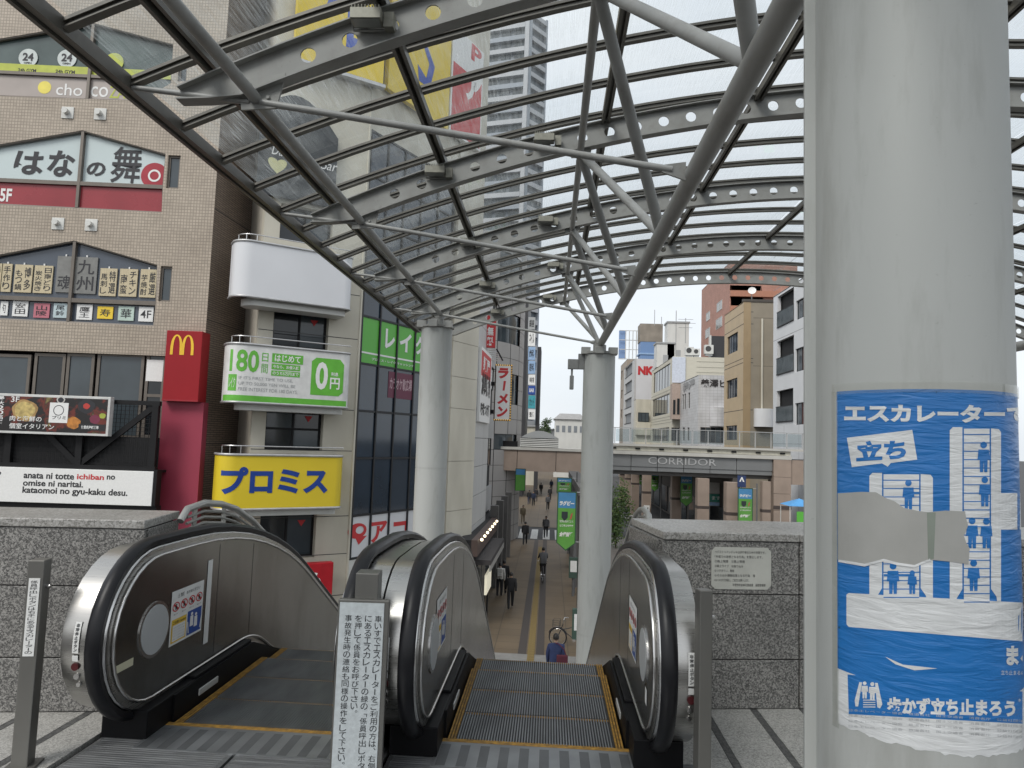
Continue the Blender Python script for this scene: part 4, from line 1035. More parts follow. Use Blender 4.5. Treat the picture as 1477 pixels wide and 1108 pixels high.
sign_balcony('blank_sign', (344, 358, 509, 436), 'blank white curved sign balcony, topmost of the stack', bl_face, M('alu_edge', (.5, .5, .5), .4, .6))
t_, put = sign_balcony('loan_sign', (334, 502, 505, 584), 'white and green curved sign balcony reading 180, middle of the stack', M('sign_white', (.70, .70, .68), .35), M('alu_edge'))
gs = M('sign_green', (.13, .45, .05), .4)
put(urect(0, 1, 0, .12, 20), gs, 'green_strip')
put(ut('180', .075, .295, .52, .90, .025), gs, 'lettering'); put(ut('日', .315, .362, .72, .87, .005), gs, 'lettering'); put(ut('間', .315, .362, .52, .68, .0), gs, 'lettering')
put(urect(.39, .63, .72, .88, 8), gs, 'tag'); put(ut('はじめて', .41, .61, .74, .86), white_pt, 'lettering', .010)
put(urect(.39, .61, .60, .70, 8), gs, 'tag'); put(ut('今なら、お借入額', .40, .60, .62, .68), white_pt, 'lettering', .010); put(urect(.39, .61, .49, .58, 8), gs, 'tag'); put(ut('のうち5万円まで', .40, .60, .505, .565), white_pt, 'lettering', .010)
put(urect(.07, .14, .19, .47, 4), gs, 'tag'); put(ut('レイク', .08, .13, .24, .42, .0), white_pt, 'lettering', .010)
for i, s_ in enumerate(("IF IT'S FIRST TIME TO USE,", 'UP TO 50,000 YEN WILL BE', 'FREE INTEREST FOR 180 DAYS.')): put(ut(s_, .155, .56+.02*i, .385-.095*i, .445-.095*i, .0), gry_pt, 'lettering')
b = MB(); V, F = fill2d([(.70, .2), (.93, .2), (.965, .27), (.965, .78), (.93, .87), (.735, .87), (.70, .8)]); b.add(V, F); put(b, gs, 'green_panel')
put(ut('0', .735, .835, .30, .80, .03), white_pt, 'lettering', .010); put(ut('円', .855, .935, .32, .53), white_pt, 'lettering', .010); put(ut('利息', .86, .92, .56, .63), white_pt, 'lettering', .010)
t_, put = sign_balcony('yellow_sign', (320, 657, 494, 734), 'yellow curved sign balcony with bold blue katakana, lowest of the stack', M('sign_yellow', (.72, .55, .03), .35, 0, .06, .6), M('alu_edge'))
bl = M('sign_blue', (.012, .05, .27), .4)
put(ut('プロミス', .088, .90, .28, .78, .045), bl, 'lettering', .010)
sgm = thing('red_sign', 'small red sign with a white katakana letter beside the escalator handrail', 'sign', (P2.x, P2.y, Z_ST)); G = Face(P2, a2, sgm)
u0, u1, z0, z1 = G.rect(422, 813, 480, 864, -.6); G.box('box', M('acom_red', (.38, .012, .02), .45, spec=.3), u0-1.6, u1, z0, z1, -.6, -.3, bevel=.02); G.ptext('ム', white_pt, 446, 826, 466, 848, -.606, bold=.05); G.ptext('コ', white_pt, 418, 826, 438, 848, -.606, bold=.05)
# dark bar banner on its upper wall
bn = thing('bar_banner', 'dark round-topped bar banner high on the cream building, seen through the canopy', 'banner', (P2.x, P2.y, Z_ST)); G = Face(P2, a2, bn)
u0, u1, z0, z1 = G.rect(372, 165, 486, 290, -.15)
V, F = fill2d([(u0, z0), (u1, z0), (u1, z1-.5)]+[(u1+(u0-u1)*i/12, z1-.5+(1.1)*math.sin(math.pi*i/12*.9)) for i in range(1, 12)]+[(u0, z1-.2)], (), .05)
G.map(MB().add([(v[0], -.15+v[2], v[1]) for v in V], F)).build('panel', M('banner_black', (.03, .035, .04), .5, 0, .2, .6), bn)
G.ptext('Bar', white_pt, 462, 232, 487, 246, -.215, bold=.0, shear=.3); G.ptext('Darts', white_pt, 392, 210, 425, 226, -.215, bold=.0, shear=.3)
uc, zc = G.uz(400, 238, -.2); V, F = fill2d([(uc+.3*16*math.sin(a)**3/16, zc+.3*(13*math.cos(a)-5*math.cos(2*a)-2*math.cos(3*a))/16) for a in [2*math.pi*i/24 for i in range(24)]]); G.map(MB().add([(v[0], -.215, v[1]) for v in V], F)).build('heart_mark', M('heart_yellow', (.6, .58, .3), .5), bn)
# ------------------------------------------------------------------ glass fronted building at the corner
P3 = F2.P+F2.u*(uB+.05); a3 = 63.4
b3 = thing('glass_building', 'cream and dark glass corner building behind the left column', 'building', (P3.x, P3.y, Z_ST))
F3 = Face(P3, a3, b3)
mull = [F3.uz(x, 640)[0] for x in (513, 540, 566, 592, 617, 640)]
u_p0, u_p1 = F3.uz(645, 640)[0], F3.uz(682, 640)[0]
zsF = [F3.uz(540, y)[1] for y in (800, 741, 661, 594, 527, 459, 390, 322, 255, 190)]
ztop3 = F3.uz(560, 0)[1]+6
blkm = M('black_mullion', (.02, .021, .024), .4, .3)
acm = M('white_backlit', (.66, .67, .69), .35, 0, .04, .6); grn_s = M('lake_green', (.10, .42, .05), .35, 0, .05, .6)
for j in range(len(zsF)-1):
    for i in range(len(mull)-1):
        mt = acm if j == 0 else (grn_s if j == 4 else (g_blue if (i+j) % 3 else M('blue_glass_b', (.035, .05, .07), .05, 0, .3, .4, spec=.8)))
        F3.box('pane', mt, mull[i]+.035, mull[i+1]-.035, zsF[j]+.04, zsF[j+1]-.04, .02, .04)
for u in mull: F3.box('mullion', blkm, u-.034, u+.034, zsF[0], zsF[-1], -.03, .08)
for z in zsF: F3.box('transom', blkm, mull[0]+.0, mull[-1], z-.035, z+.035, -.015, .07)
F3.box('core', dark_in, .05, u_p1-.1, 0, ztop3-.2, .35, 7)
F3.box('corner_pier', cream, -.05, mull[0]-.04, 0, ztop3, -.02, .34)
F3.box('base_wall', white_panel, mull[0]-.03, u_p0-.02, 0, zsF[0]-.04, .0, .3)
F3.box('upper_wall', cream, mull[0]-.035, u_p0-.025, zsF[-1]+.04, ztop3, .0, .3)
for k in range(6):
    z0 = [0, *[F3.uz(665, y)[1] for y in (735, 665, 590, 545, 495)]][k]; z1 = [*[F3.uz(665, y)[1] for y in (735, 665, 590, 545, 495)], ztop3][k]
    F3.box('pier_panel', cream, u_p0, u_p1, z0+.008, z1-.008, -.1, .3)
# lettering on the glass front
z0, z1 = zsF[4]+.06, zsF[5]-.06
F3.box('white_band', white_pt, mull[0]+.04, mull[-1], z0+.30, z0+.36, .012, .019)
for ch, x0, x1 in (('レ', 556, 570), ('イ', 577, 594), ('ク', 600, 613)): F3.text(ch, white_pt, F3.uz(x0, 490)[0], F3.uz(x1, 490)[0], z0+.62, z1-.2, .01, bold=.04)
F3.text('プロミス・レイク キャッシング', white_pt, mull[0]+.6, mull[3], z0+.1, z0+.2, .01)
for ch, x0, x1 in (('ア', 535, 558), ('コ', 567, 588), ('ム', 605, 625)): F3.ptext(ch, red_pt, x0, 752, x1, 782, .01, bold=.035)
e0, e1, ez0, ez1 = F3.rect(502, 755, 529, 777); uc = (e0+e1)/2; zc = (ez0+ez1)/2
V, F = fill2d([(uc+(e1-e0)/2*math.cos(a), zc+(ez1-ez0)/2*math.sin(a)) for a in [2*math.pi*i/24 for i in range(24)]], [circ(uc+.12, zc+.02, .20, 14, .13)]); F3.map(MB().add([(v[0], .01, v[1]) for v in V], F)).build('emblem', red_pt, b3)
F3.map(MB().add([(uc-.1, .011, zc-.20), (uc+.5, .011, zc-.20), (uc+.1, .011, zc-.48)], [(0, 1, 2)])).build('emblem', red_pt, b3)
# karaoke sign's reflection in the glass, painted as a flat lettered panel
F3.box('painted_sign_reflection', M('plum_reflection', (.14, .03, .06), .5), F3.uz(560, 560)[0], F3.uz(596, 560)[0], zsF[3]+.55, zsF[3]+1.5, .006, .019); F3.text('カラオケ歌広場', M('pale_pink', (.5, .35, .38), .5), F3.uz(562, 560)[0], F3.uz(594, 560)[0], zsF[3]+.85, zsF[3]+1.3, .003)
# roof billboards
yb = M('billboard_yellow', (.76, .56, .03), .45, 0, .05, .6); bb_ = M('billboard_blue', (.05, .10, .42), .5)
bd_ = thing('yellow_billboard', 'big yellow rooftop billboard with blue letters seen through the canopy glass', 'billboard', (P2.x, P2.y, Z_ST)); G = Face(P2, a2, bd_)
u0 = G.uz(425, 60, -.3)[0]; u1 = G.uz(556, 60, -.3)[0]; zb_ = G.uz(515, 110, -.3)[1]
G.box('panel', yb, u0, u1, zb_, zb_+5, -.3, -.1, bevel=.02); G.box('frame', M('alu_edge'), u0-.08, u1+.08, zb_-.12, zb_-.005, -.33, -.08)
G.ptext('プ', bb_, 448, -20, 488, 33, -.306, bold=.05); G.ptext('ロ', bb_, 500, 20, 545, 75, -.306, bold=.05)
bd2 = thing('yellow_billboard', 'yellow billboard with a blue chevron letter beside the red and white billboard', 'billboard', (P3.x, P3.y, Z_ST)); G = Face(P3, a3, bd2)
u0 = G.uz(562, 80, -.3)[0]; u1 = G.uz(650, 100, -.3)[0]; zb_ = G.uz(612, 164, -.3)[1]
G.box('panel', yb, u0, u1, zb_, zb_+5.4, -.3, -.1, bevel=.02)
um, z0, z1 = G.uz(617, 90, -.3)[0], G.uz(617, 100, -.3)[1], G.uz(607, 62, -.3)[1]
b = MB(); b.prism([(um-.55, -.31, z1+.3), (um-.3, -.31, z1+.35), (um+.45, -.31, z1-.5), (um+.2, -.31, z1-1.5), (um-.5, -.31, z0-.7), (um-.6, -.31, z0-.1), (um-.05, -.31, z1-1.2), (um+.1, -.31, z1-.55)], (0, .008, 0)); G.map(b).build('chevron_letter', bb_, bd2)
bd3 = thing('red_billboard', 'white and red billboard at the right end of the rooftop signs', 'billboard', (P3.x, P3.y, Z_ST)); G = Face(P3, a3, bd3)
u0 = u1+.08; u1 = G.uz(697, 110, -.3)[0]; zc0 = G.uz(672, 205, -.3)[1]; zc1 = G.uz(672, 52, -.3)[1]; zm = G.uz(672, 103, -.3)[1]
G.box('panel', white_pt, u0, u1, zc0, zc1, -.3, -.1, bevel=.02); G.box('red_field', red_pt, u0+.1, u1-.1, zc0+.1, zm, -.308, -.301)
G.ptext('ア', white_pt, 672, 108, 694, 150, -.314, bold=.05); G.ptext('P', red_pt, 680, 68, 695, 92, -.306, bold=.03)
# ------------------------------------------------------------------ left side of the shopping street
P4 = F3.P+F3.u*(u_p1+.06)+F3.n*.05
b4 = thing('panel_building', 'narrow light grey panel building with noodle shop signs on the left of the street', 'building', (P4.x, P4.y, Z_ST))
F4 = Face(P4, 88, b4)
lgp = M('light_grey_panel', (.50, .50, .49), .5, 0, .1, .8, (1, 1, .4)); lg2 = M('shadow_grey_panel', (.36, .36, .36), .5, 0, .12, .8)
zz = 0; k = 0
while zz < 15:
    h_ = 1.28; F4.box('panel', lgp, 0, 3.4, zz+.012, zz+h_-.012, -.02, .25); F4.box('panel', lgp, 3.425, 5.2, zz+.012, zz+h_-.012, -.02, .25)
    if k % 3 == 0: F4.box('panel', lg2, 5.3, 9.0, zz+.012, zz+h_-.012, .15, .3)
    zz += h_; k += 1
for y0, y1 in ((490, 560), (605, 672), (715, 780)):
    z1, z0 = F4.uz(712, y0)[1], F4.uz(712, y1)[1]; F4.window(5.3, 8.9, z0, z1, 3, 1, .28, blkm, M('dark_glass'))
F4.box('core', dark_in, .3, 9, 0, 15.2, .32, 3)
# noodle sign with bulbs
s4 = thing('noodle_sign', 'upright white sign with red katakana and a border of yellow bulbs', 'sign', (-2.9, 35.5, 0)); G = Face((-2.9, 35.5, 0), 4, s4, base=0)
u0, u1, z0, z1 = G.rect(713, 526, 738, 607)
G.box('box', M('dark_brown', (.05, .03, .02), .5), u0, u1, z0, z1, -.0, .35); G.box('face', white_pt, u0+.06, u1-.08, z0+.07, z1-.06, -.012, -.002)
for i, ch in enumerate('ラーメン'):
    h_ = (z1-z0-.25)/4; zt_ = z1-.12-i*h_
    if ch == 'ー': G.map(MB().prism([(u0+.42, -.016, zt_-h_*.85), (u0+.52, -.016, zt_-h_*.85), (u0+.58, -.016, zt_-h_*.1), (u0+.46, -.016, zt_-h_*.1)], (0, .003, 0))).build('lettering', red_pt, s4)
    else: G.text(ch, red_pt, u0+.16, u1-.18, zt_-h_*.92, zt_-h_*.08, -.016, bold=.06, shear=.1)
bulb = M('warm_bulb', (.9, .55, .12), .4, emit=.5); bm2 = MB().lathe([(.004, -.03), (.022, -.016), (.026, 0), (.022, .016), (.004, .03)], (0, 0, 0), 8).mesh('bulb', bulb)
for i in range(22): link('bulb', bm2, s4, loc=tuple(Vector(G.at(u1-.04, -.03, z0+.06+(z1-z0-.1)*i/21))))
for i in range(8): link('bulb', bm2, s4, loc=tuple(Vector(G.at(u0+.05+(u1-u0-.1)*i/7, -.03, z0+.04))))
for i in range(8): link('bulb', bm2, s4, loc=tuple(Vector(G.at(u0+.05+(u1-u0-.1)*i/7, -.03, z1-.03))))
for f in (.12, .62): G.box('bracket', blk_steel, u0-.45, u0-.005, z0+(z1-z0)*f, z0+(z1-z0)*f+.2, .05, .25)
s5 = thing('red_sign', 'red upright sign with white characters above the noodle sign', 'sign', (-3, 33, 0)); G = Face((-3, 33, 0), 4, s5, base=0)
u0, u1, z0, z1 = G.rect(700, 455, 715, 501); G.box('box', red_pt, u0, u1, z0, z1, 0, .3); G.text('ー無料', white_pt, u0+.08, u1-.08, z0+.05, z1-.05, -.006, vertical=True, bold=.04); G.box('bracket', blk_steel, u0-.4, u0-.005, z0+.4, z0+.55, .1, .2)
s6 = thing('menu_billboard', 'white and red menu billboard flat on the grey panel building', 'sign', (P4.x, P4.y, Z_ST)); G = Face(P4, 88, s6)
u0, u1, z0, z1 = G.rect(693, 505, 708, 610, -.15); G.box('panel', white_pt, u0, u1, z0, z1, -.15, -.03); G.box('red_field', red_pt, u0+.1, u1-.3, z0+(z1-z0)*.62, z1-.15, -.158, -.151)
G.text('濃厚豚骨', black_pt, u0+.3, u1-.3, z0+1.2, z0+2.3, -.158, bold=.03); G.text('味噌つけ麺', black_pt, u0+.3, u1-.3, z0+.3, z0+.9, -.158, bold=.03)
G.text('麺屋', white_pt, u0+.6, u1-.8, z0+(z1-z0)*.70, z0+(z1-z0)*.9, -.166, bold=.03)
aw = thing('slatted_rack', 'slatted metal rack jutting out above the noodle sign', 'rack', (-3, 34.2, 0)); G = Face((-3, 34.2, 0), 4, aw, base=0)
u0, u1, z0, z1 = G.rect(698, 503, 722, 520)
for i in range(7):
    f = i/6; G.map(MB().tube((u0+(u1-u0)*f*.4, 0, z1-(z1-z0)*f), (u0+.6+(u1-u0)*f*.4, .0, z1-(z1-z0)*f), .02, n=6)).build('slat', white_panel, aw)
for o in (0, .62): G.map(MB().tube((u0+o, 0, z1), (u0+(u1-u0)*.4+o, 0, z0), .04, n=6)).build('side_bar', blk_steel, aw)
# shopfronts at street level
sf = thing('shopfront', 'dark shopfront with awning and small lights at the left of the street', 'shopfront', (-3.0, 28, Z_ST)); G = Face((-3.0, 28, 0), 89, sf)
G.box('front', dark_in, 0, 16, 0, 3.6, .0, .5); G.box('awning', M('awning_dark', (.05, .045, .045), .7), .5, 7, 2.55, 2.75, -.75, .0); G.box('valance', M('valance', (.32, .31, .29), .7), .5, 7, 2.3, 2.55, -.76, -.7)
G.box('fascia', M('fascia_brown', (.09, .06, .05), .6), 0, 9, 2.95, 3.6, -.25, -.0)
for i in range(7):
    p = G.at(.6+i*1.1, -.35, 3.55); MB().lathe([(.02, -.06), (.06, -.03), (.06, .03), (.02, .06)], p, 8).build('lamp', M('spot_lamp', (1, .85, .6), .4, emit=2.0), sf)
G.box('lit_menu', M('lit_menu', (.75, .7, .55), .5, emit=.35), .8, 2.6, 1.3, 2.1, -.60, -.5); G.box('menu_stand', blk_steel, 1.6, 1.75, 0, 1.3, -.58, -.52)
for i in range(5): G.box('door_glass', g_grey, .3+i*1.8, 1.9+i*1.8, .1, 2.2, -.03, -.005)
for i in range(4): G.box('pillar', M('pillar_grey', (.11, .105, .1), .6), 8.3+i*3.2, 8.8+i*3.2, 0, 4.2, -.3, .1)
# curved grey building
b5 = thing('curved_building', 'tall grey curved facade with ribbon windows behind the noodle sign', 'building', (-10.3, 56, Z_ST))
R5 = 8.0; zt5 = 22
cgp = M('curved_grey_panel', (.36, .345, .33), .5, 0, .1, .7, (1, 1, .4))
rows = []; z = 0
while z < zt5:
    rows.append(z); z += 1.15
for j, z in enumerate(rows):
    win_row = j % 4 in (1, 2) and j > 5
    for i in range(10):
        a0 = R(-75+i*12+.25); a1_ = R(-75+(i+1)*12-.25)
        if win_row and i % 5 in (3, 4): mt = g_grey; r0 = R5-.15; nm = 'pane'
        else: mt = cgp; r0 = R5; nm = 'panel'
        b = MB(); n_ = 3; V = []
        for q in range(n_+1):
            a = a0+(a1_-a0)*q/n_; V += [(r0*math.cos(a), r0*math.sin(a), z+.015), (r0*math.cos(a), r0*math.sin(a), z+1.15-.015)]
        b.add(V, [(2*q, 2*q+2, 2*q+3, 2*q+1) for q in range(n_)]); b.build(nm, mt, b5, smooth=50)
MB().lathe([(R5-.3, 0), (R5-.3, zt5)], (0, 0, 0), 40).build('core', seam, b5)
# dark tower slab and sign column further along
b6 = thing('dark_building', 'narrow dark building edge with a column of blue and white tenant signs', 'building', (-4.6, 95, Z_ST)); G = Face((-4.6, 95, 0), 0, b6)
u0, u1, z0, z1 = G.rect(752, 440, 759, 640); G.box('wall', M('charcoal_wall', (.035, .035, .038), .5), u0-4, u1, 0, z1+1, 0, 12)
u0, u1, z0, z1 = G.rect(774, 500, 779, 612); G.box('end_wall', M('charcoal_wall'), u0, u1, 0, z1, .2, 6)
tcol = [gry_pt, white_pt, M('pale_blue_sign', (.28, .42, .62), .5), M('pale_blue_sign'), white_pt, blue_pt, M('teal_sign', (.05, .32, .38), .5), white_pt]
ys = [457, 476, 500, 520, 540, 556, 570, 590, 606]
for i in range(8):
    u0, u1, z0, z1 = G.rect(762+.0, ys[i], 772, ys[i+1], -.5); p_ = G.box('tenant_sign', tcol[i], u0, u1, z0+.08, z1-.05, -.5, -.1)
    G.text(['銀座', 'ネイル', '歯科', '眼科', '美容室', 'BAR', 'カット', '整体'][i], black_pt if tcol[i] is not blue_pt else white_pt, u0+.15, u1-.15, z0+.4, z1-.4, -.506, p_)
# far low things at the end of the street
for i, (x0, y0, x1, Y, mt, lb) in enumerate(((722, 615, 775, 120, cream, 'pale low building behind the bridge at the end of the street'), (800, 605, 843, 150, white_panel, 'long white roofed hall seen far behind the bridge'), (776, 620, 802, 190, lgp, 'far grey house between the sign column and the white hall'))):
    t = thing('far_building', lb, 'building', (atY(x0, 640, Y).x, Y, Z_ST)); G = Face((atY(x0, 640, Y).x, Y, 0), 0, t); u0, u1, z0, z1 = G.rect(x0, y0, x1, 650)
    G.box('wall', mt, u0, u1, 0, z1, 0, 12)
    n_ = 5
    for j in range(n_): G.box('window', M('far_window', (.22, .24, .26), .4), u0+(u1-u0)*(j+.2)/n_, u0+(u1-u0)*(j+.75)/n_, z1-2.8, z1-1.4, -.05, .02)
    if i == 1: G.map(MB().prism([(u0-.3, -.4, z1), (u1+.3, -.4, z1), (u1-1, -.4, z1+1.2), (u0+1, -.4, z1+1.2)], (0, 12.8, 0))).build('roof', M('white_roof', (.55, .55, .55), .5), t)
    else: G.box('roof', gry_pt, u0-.2, u1+.2, z1, z1+.3, -.3, 12.3)
# ------------------------------------------------------------------ apartment tower seen through the canopy
YT = 165; XT = atY(752, 400, YT).x
tw = thing('apartment_tower', 'tall grey apartment tower with stacked balconies behind the canopy', 'tower', (XT, YT, Z_ST))
GT = Face((XT, YT, 0), -14, tw); GR = Face((XT, YT, 0), 52, tw)
tg = M('tower_grey', (.30, .33, .37), .6, 0, .1, .3); tlt = M('tower_band', (.44, .45, .47), .55, 0, .08, .3); tdk = M('tower_dark', (.11, .13, .155), .4)
wl_ = 11.5; wr_ = 6.5; H_T = atY(752, 14, YT).z-Z_ST
GT.box('shaft', tdk, -wl_, 0, 0, H_T, .6, 9); GR.box('side_shaft', tdk, .0, wr_, 0, H_T, .6, 6)
GT.box('corner_pier', tlt, -1.1, .0, 0, H_T+1.5, -.25, .6); GR.box('corner_pier', tg, .02, .9, 0, H_T+1, -.2, .6); GT.box('end_pier', tg, -wl_-.6, -wl_, 0, H_T, -.2, .6); GR.box('end_pier', tg, wr_, wr_+.5, 0, H_T+.5, -.2, .6)
z = 2.0; k = 0
while z < H_T-1:
    GT.box('balcony', tlt if k % 2 else tg, -wl_, -1.12, z, z+1.15, -.3, .55); GR.box('balcony', tlt, .92, wr_-.02, z, z+1.15, -.25, .55)
    for q in range(3): GT.box('pane', g_grey, -wl_+.6+q*3.4, -wl_+3.2+q*3.4, z+1.2, z+2.9, .52, .58)
    z += 3.1; k += 1
GT.box('roof_frame', tg, -wl_+2, -.2, H_T, H_T+2.6, .6, 6)
# ------------------------------------------------------------------ right side buildings above the corridor
def block(name, label, cpx, Y, far_px, right_px, top, ms, mf, side=(), front=(), th=.3, ref=600):
    X = atY(cpx, ref, Y).x; t = thing(name, label, 'building', (X, Y, Z_ST))
    S = Face((X, Y, 0), -90, t); Fr = Face((X, Y, 0), 0, t)
    zt = S.uz(cpx, top)[1]; L_ = -S.uz(far_px, ref)[0]; W_ = Fr.uz(right_px, ref)[0]
    hs = [rectp(*S.rect(*r)) for r in side]; hf = [rectp(*Fr.rect(*r)) for r in front]
    S.wall(ms, rectp(-L_, 0, 0, zt), hs, th); Fr.wall(mf, rectp(th+.005, W_, 0, zt), hf, th)
    Fr.box('core', dark_in, th+.1, W_, 0, zt-.05, th+.6, L_)
    Fr.box('roof', M('roof_grey', (.3, .3, .29), .7), .0, W_, zt-.1, zt-.02, .3, L_)
    return t, S, Fr, L_, W_, zt, hs, hf
def wn_(Fc, h, nx=1, nz=1, gm=None, fm=None, d=.15): return Fc.window(h[0][0], h[2][0], h[0][1], h[2][1], nx, nz, d, fm or M('window_frame'), gm)
zz5 = lambda x, y: (1000+x/4.261, 400+y/4.261)
zz4 = lambda x, y: (880+x/5.039, 440+y/5.039)
def q5(x0, y0, x1, y1): a = zz5(x0, y0); c = zz5(x1, y1); return (*a, *c)
def q4(x0, y0, x1, y1): a = zz4(x0, y0); c = zz4(x1, y1); return (*a, *c)
wt = M('white_wall_panel', (.66, .67, .68), .5, 0, .05, .5)
# white apartment block with balconies
s_ = [q5(518, 90, 618, 290), q5(515, 375, 618, 590), q5(512, 690, 614, 890), q5(632, 130, 697, 250), q5(628, 430, 694, 575), q5(626, 770, 690, 905)]
t, S, Fr, L_, W_, zt, hs, hf = block('white_apartment', 'white apartment block with dark recessed balconies at the right', 1190, 52, 1115, 1330, 380, wt, wt, s_)
for i, h in enumerate(hs):
    u0, z0 = h[0]; u1, z1 = h[2]
    S.box('balcony_back', g_grey, u0+.02, u1-.02, z0, z1, .9, .95)
    if i < 3:
        S.box('balcony_glass', M('smoked_glass', (.06, .075, .08), .1, 0, .1, 2), u0, u1, z0+.08, z0+(z1-z0)*.48, -.06, -.03); S.box('balcony_rail', blk_steel, u0-.02, u1+.02, z0+(z1-z0)*.48, z0+(z1-z0)*.48+.06, -.08, -.01); S.box('balcony_sill', blk_steel, u0-.02, u1+.02, z0, z0+.08, -.08, -.01)
        S.box('divider', M('brown_door', (.12, .05, .045), .6), u1-(u1-u0)*.35, u1-.02, z0+.8, z1, .75, .85)
    else:
        wn_(S, h, 2, 1, [g_grey, M('brown_door')], blk_steel)
for j in range(14):
    z = 5+j*1.55; S.box('seam', M('light_seam', (.3, .3, .3), .7), -L_, -.02, z-.02, z+.02, -.006, .0) if not any(h[0][1]-.05 < z < h[2][1]+.05 for h in hs) else None
for f in (.15, .45, .75): S.box('seam', M('light_seam'), -L_*f-.02, -L_*f+.02, 0, hs[2][0][1]-.3, -.006, 0)
# tan tiled building
t, S, Fr, L_, W_, zt, hs, hf = block('tan_building', 'tan panel building with two dark strip windows and a pale drainpipe', 1071.5, 72, 1044, 1118, 436, M('tan_panel', (.50, .385, .24), .5, 0, .1, .8), M('khaki_wall', (.27, .235, .18), .6, 0, .1, .8), [q5(209, 352, 273, 465), q5(204, 627, 270, 742), q5(200, 912, 268, 1000)])
for h in hs: wn_(S, h, 4, 1, g_blue, blk_steel)
for y in (248, 318, 520, 545, 822): 
    z = S.uz(1060, 400+y/4.261)[1]; S.box('seam', seam, -L_, 0, z-.03, z+.03, -.006, 0); Fr.box('seam', seam, 0, 1.0, z-.03, z+.03, -.006, 0)
for y in (250, 545): Fr.box('seam', M('khaki_seam', (.15, .13, .1), .7), 1, W_, Fr.uz(1090, 400+y/4.261)[1]-.03, Fr.uz(1090, 400+y/4.261)[1]+.03, -.006, 0)
Fr.box('corner_panel', M('ochre_panel', (.34, .25, .145), .5, 0, .08, .9), .0, .75, 0, zt, -.03, -.008)
u_, zA = Fr.uz(1099, 460); zB = Fr.uz(1098, 590)[1]
b = MB().tube((u_, -.12, zB), (u_, -.12, zA), .1, n=8); Fr.map(b).build('drainpipe', cream, t, smooth=40)
u0, u1, z0, z1 = Fr.rect(1087, 590, 1114, 616); Fr.map(MB().lathe([((u1-u0)/2, z0), ((u1-u0)/2, z1)], ((u0+u1)/2, -.1, 0), 24)).build('round_bay', wt, t, smooth=40)
Fr.box('parapet', M('dark_parapet', (.08, .07, .06), .6), -.1, W_, zt, zt+.25, -.1, .3)
dsh = thing('satellite_dish', 'white satellite dish on the roof edge of the tan building', 'satellite dish', (Fr.P.x+.9, 72.3, zt+Z_ST+.25))
MB().lathe([(.02, 0), (.22, .04), (.40, .13), (.41, .15), (.23, .07), (.02, .02)], (0, 0, 0), 18).build('dish', white_pt, dsh, smooth=40); dsh.children[0].rotation_euler = (R(70), 0, R(-15)); dsh.children[0].location = (0, -.1, .9)
MB().tube((0, 0, 0), (0, 0, .95), .04, n=8).build('mast', gry_pt, dsh)
# brick red tower behind
t, S, Fr, L_, W_, zt, hs, hf = block('brick_tower', 'salmon brick apartment tower behind the tan building', 1051, 105, 1010, 1150, 380, tiled('salmon_brick', (.46, .235, .175), (.33, .19, .15), .3, .1, .6, .5, .12), tiled('salmon_brick'), [q5(145, 150, 178, 205), q5(80, 215, 103, 265), q5(140, 250, 178, 312), q5(75, 315, 103, 370)], [(1053, 412, 1098, 421), (1054, 433, 1100, 443)])
for h in hs[:4]: wn_(S, h, 2, 1, g_cur, white_panel, -.02)
for h in hf: wn_(Fr, h, 4, 1, [g_cur, g_grey], white_panel)
for py in (424, 446):
    z = Fr.uz(1080, py)[1]; Fr.box('ledge', M('orange_ledge', (.42, .19, .12), .6), .0, W_, z-.5, z+.4, -.5, -.01)
# white tiled building with large characters
t, S, Fr, L_, W_, zt, hs, hf = block('white_tiled_building', 'white tiled building with black characters and a rounded bay', 1007, 84, 981, 1046, 541, tiled('white_tile_a', (.60, .60, .60), (.45, .45, .45), .6, .35, .4, 0, .05, .02), tiled('white_tile_b', (.64, .64, .65), (.46, .46, .46), .45, .35, .4, 0, .04, .02), [q4(525, 650, 535, 760), q4(538, 645, 550, 760), q4(567, 637, 580, 752), q4(525, 890, 543, 985), q4(560, 890, 576, 985)], [])
for h in hs: wn_(S, h, 1, 1)
Fr.ptext('義澤ビ', M('black_letter', (.03, .025, .025), .5), *q4(660, 540, 850, 598), -.05, bold=.02)
S.ptext('義澤', M('grey_letter', (.3, .3, .3), .5), *q4(530, 550, 612, 620), -.05, bold=.03)
u0, u1, z0, z1 = Fr.rect(*q4(690, 745, 830, 882)); Fr.map(MB().lathe([((u1-u0)/2, z0), ((u1-u0)/2, z1)], ((u0+u1)/2+.5, .3, 0), 28)).build('round_bay', tiled('white_tile_b'), t, smooth=40)
u0, u1, z0, z1 = Fr.rect(*q4(655, 890, 838, 1000)); Fr.window(u0, u1, z0, z1, 5, 1, -.03, bronze, [M('dark_glass'), g_grey])
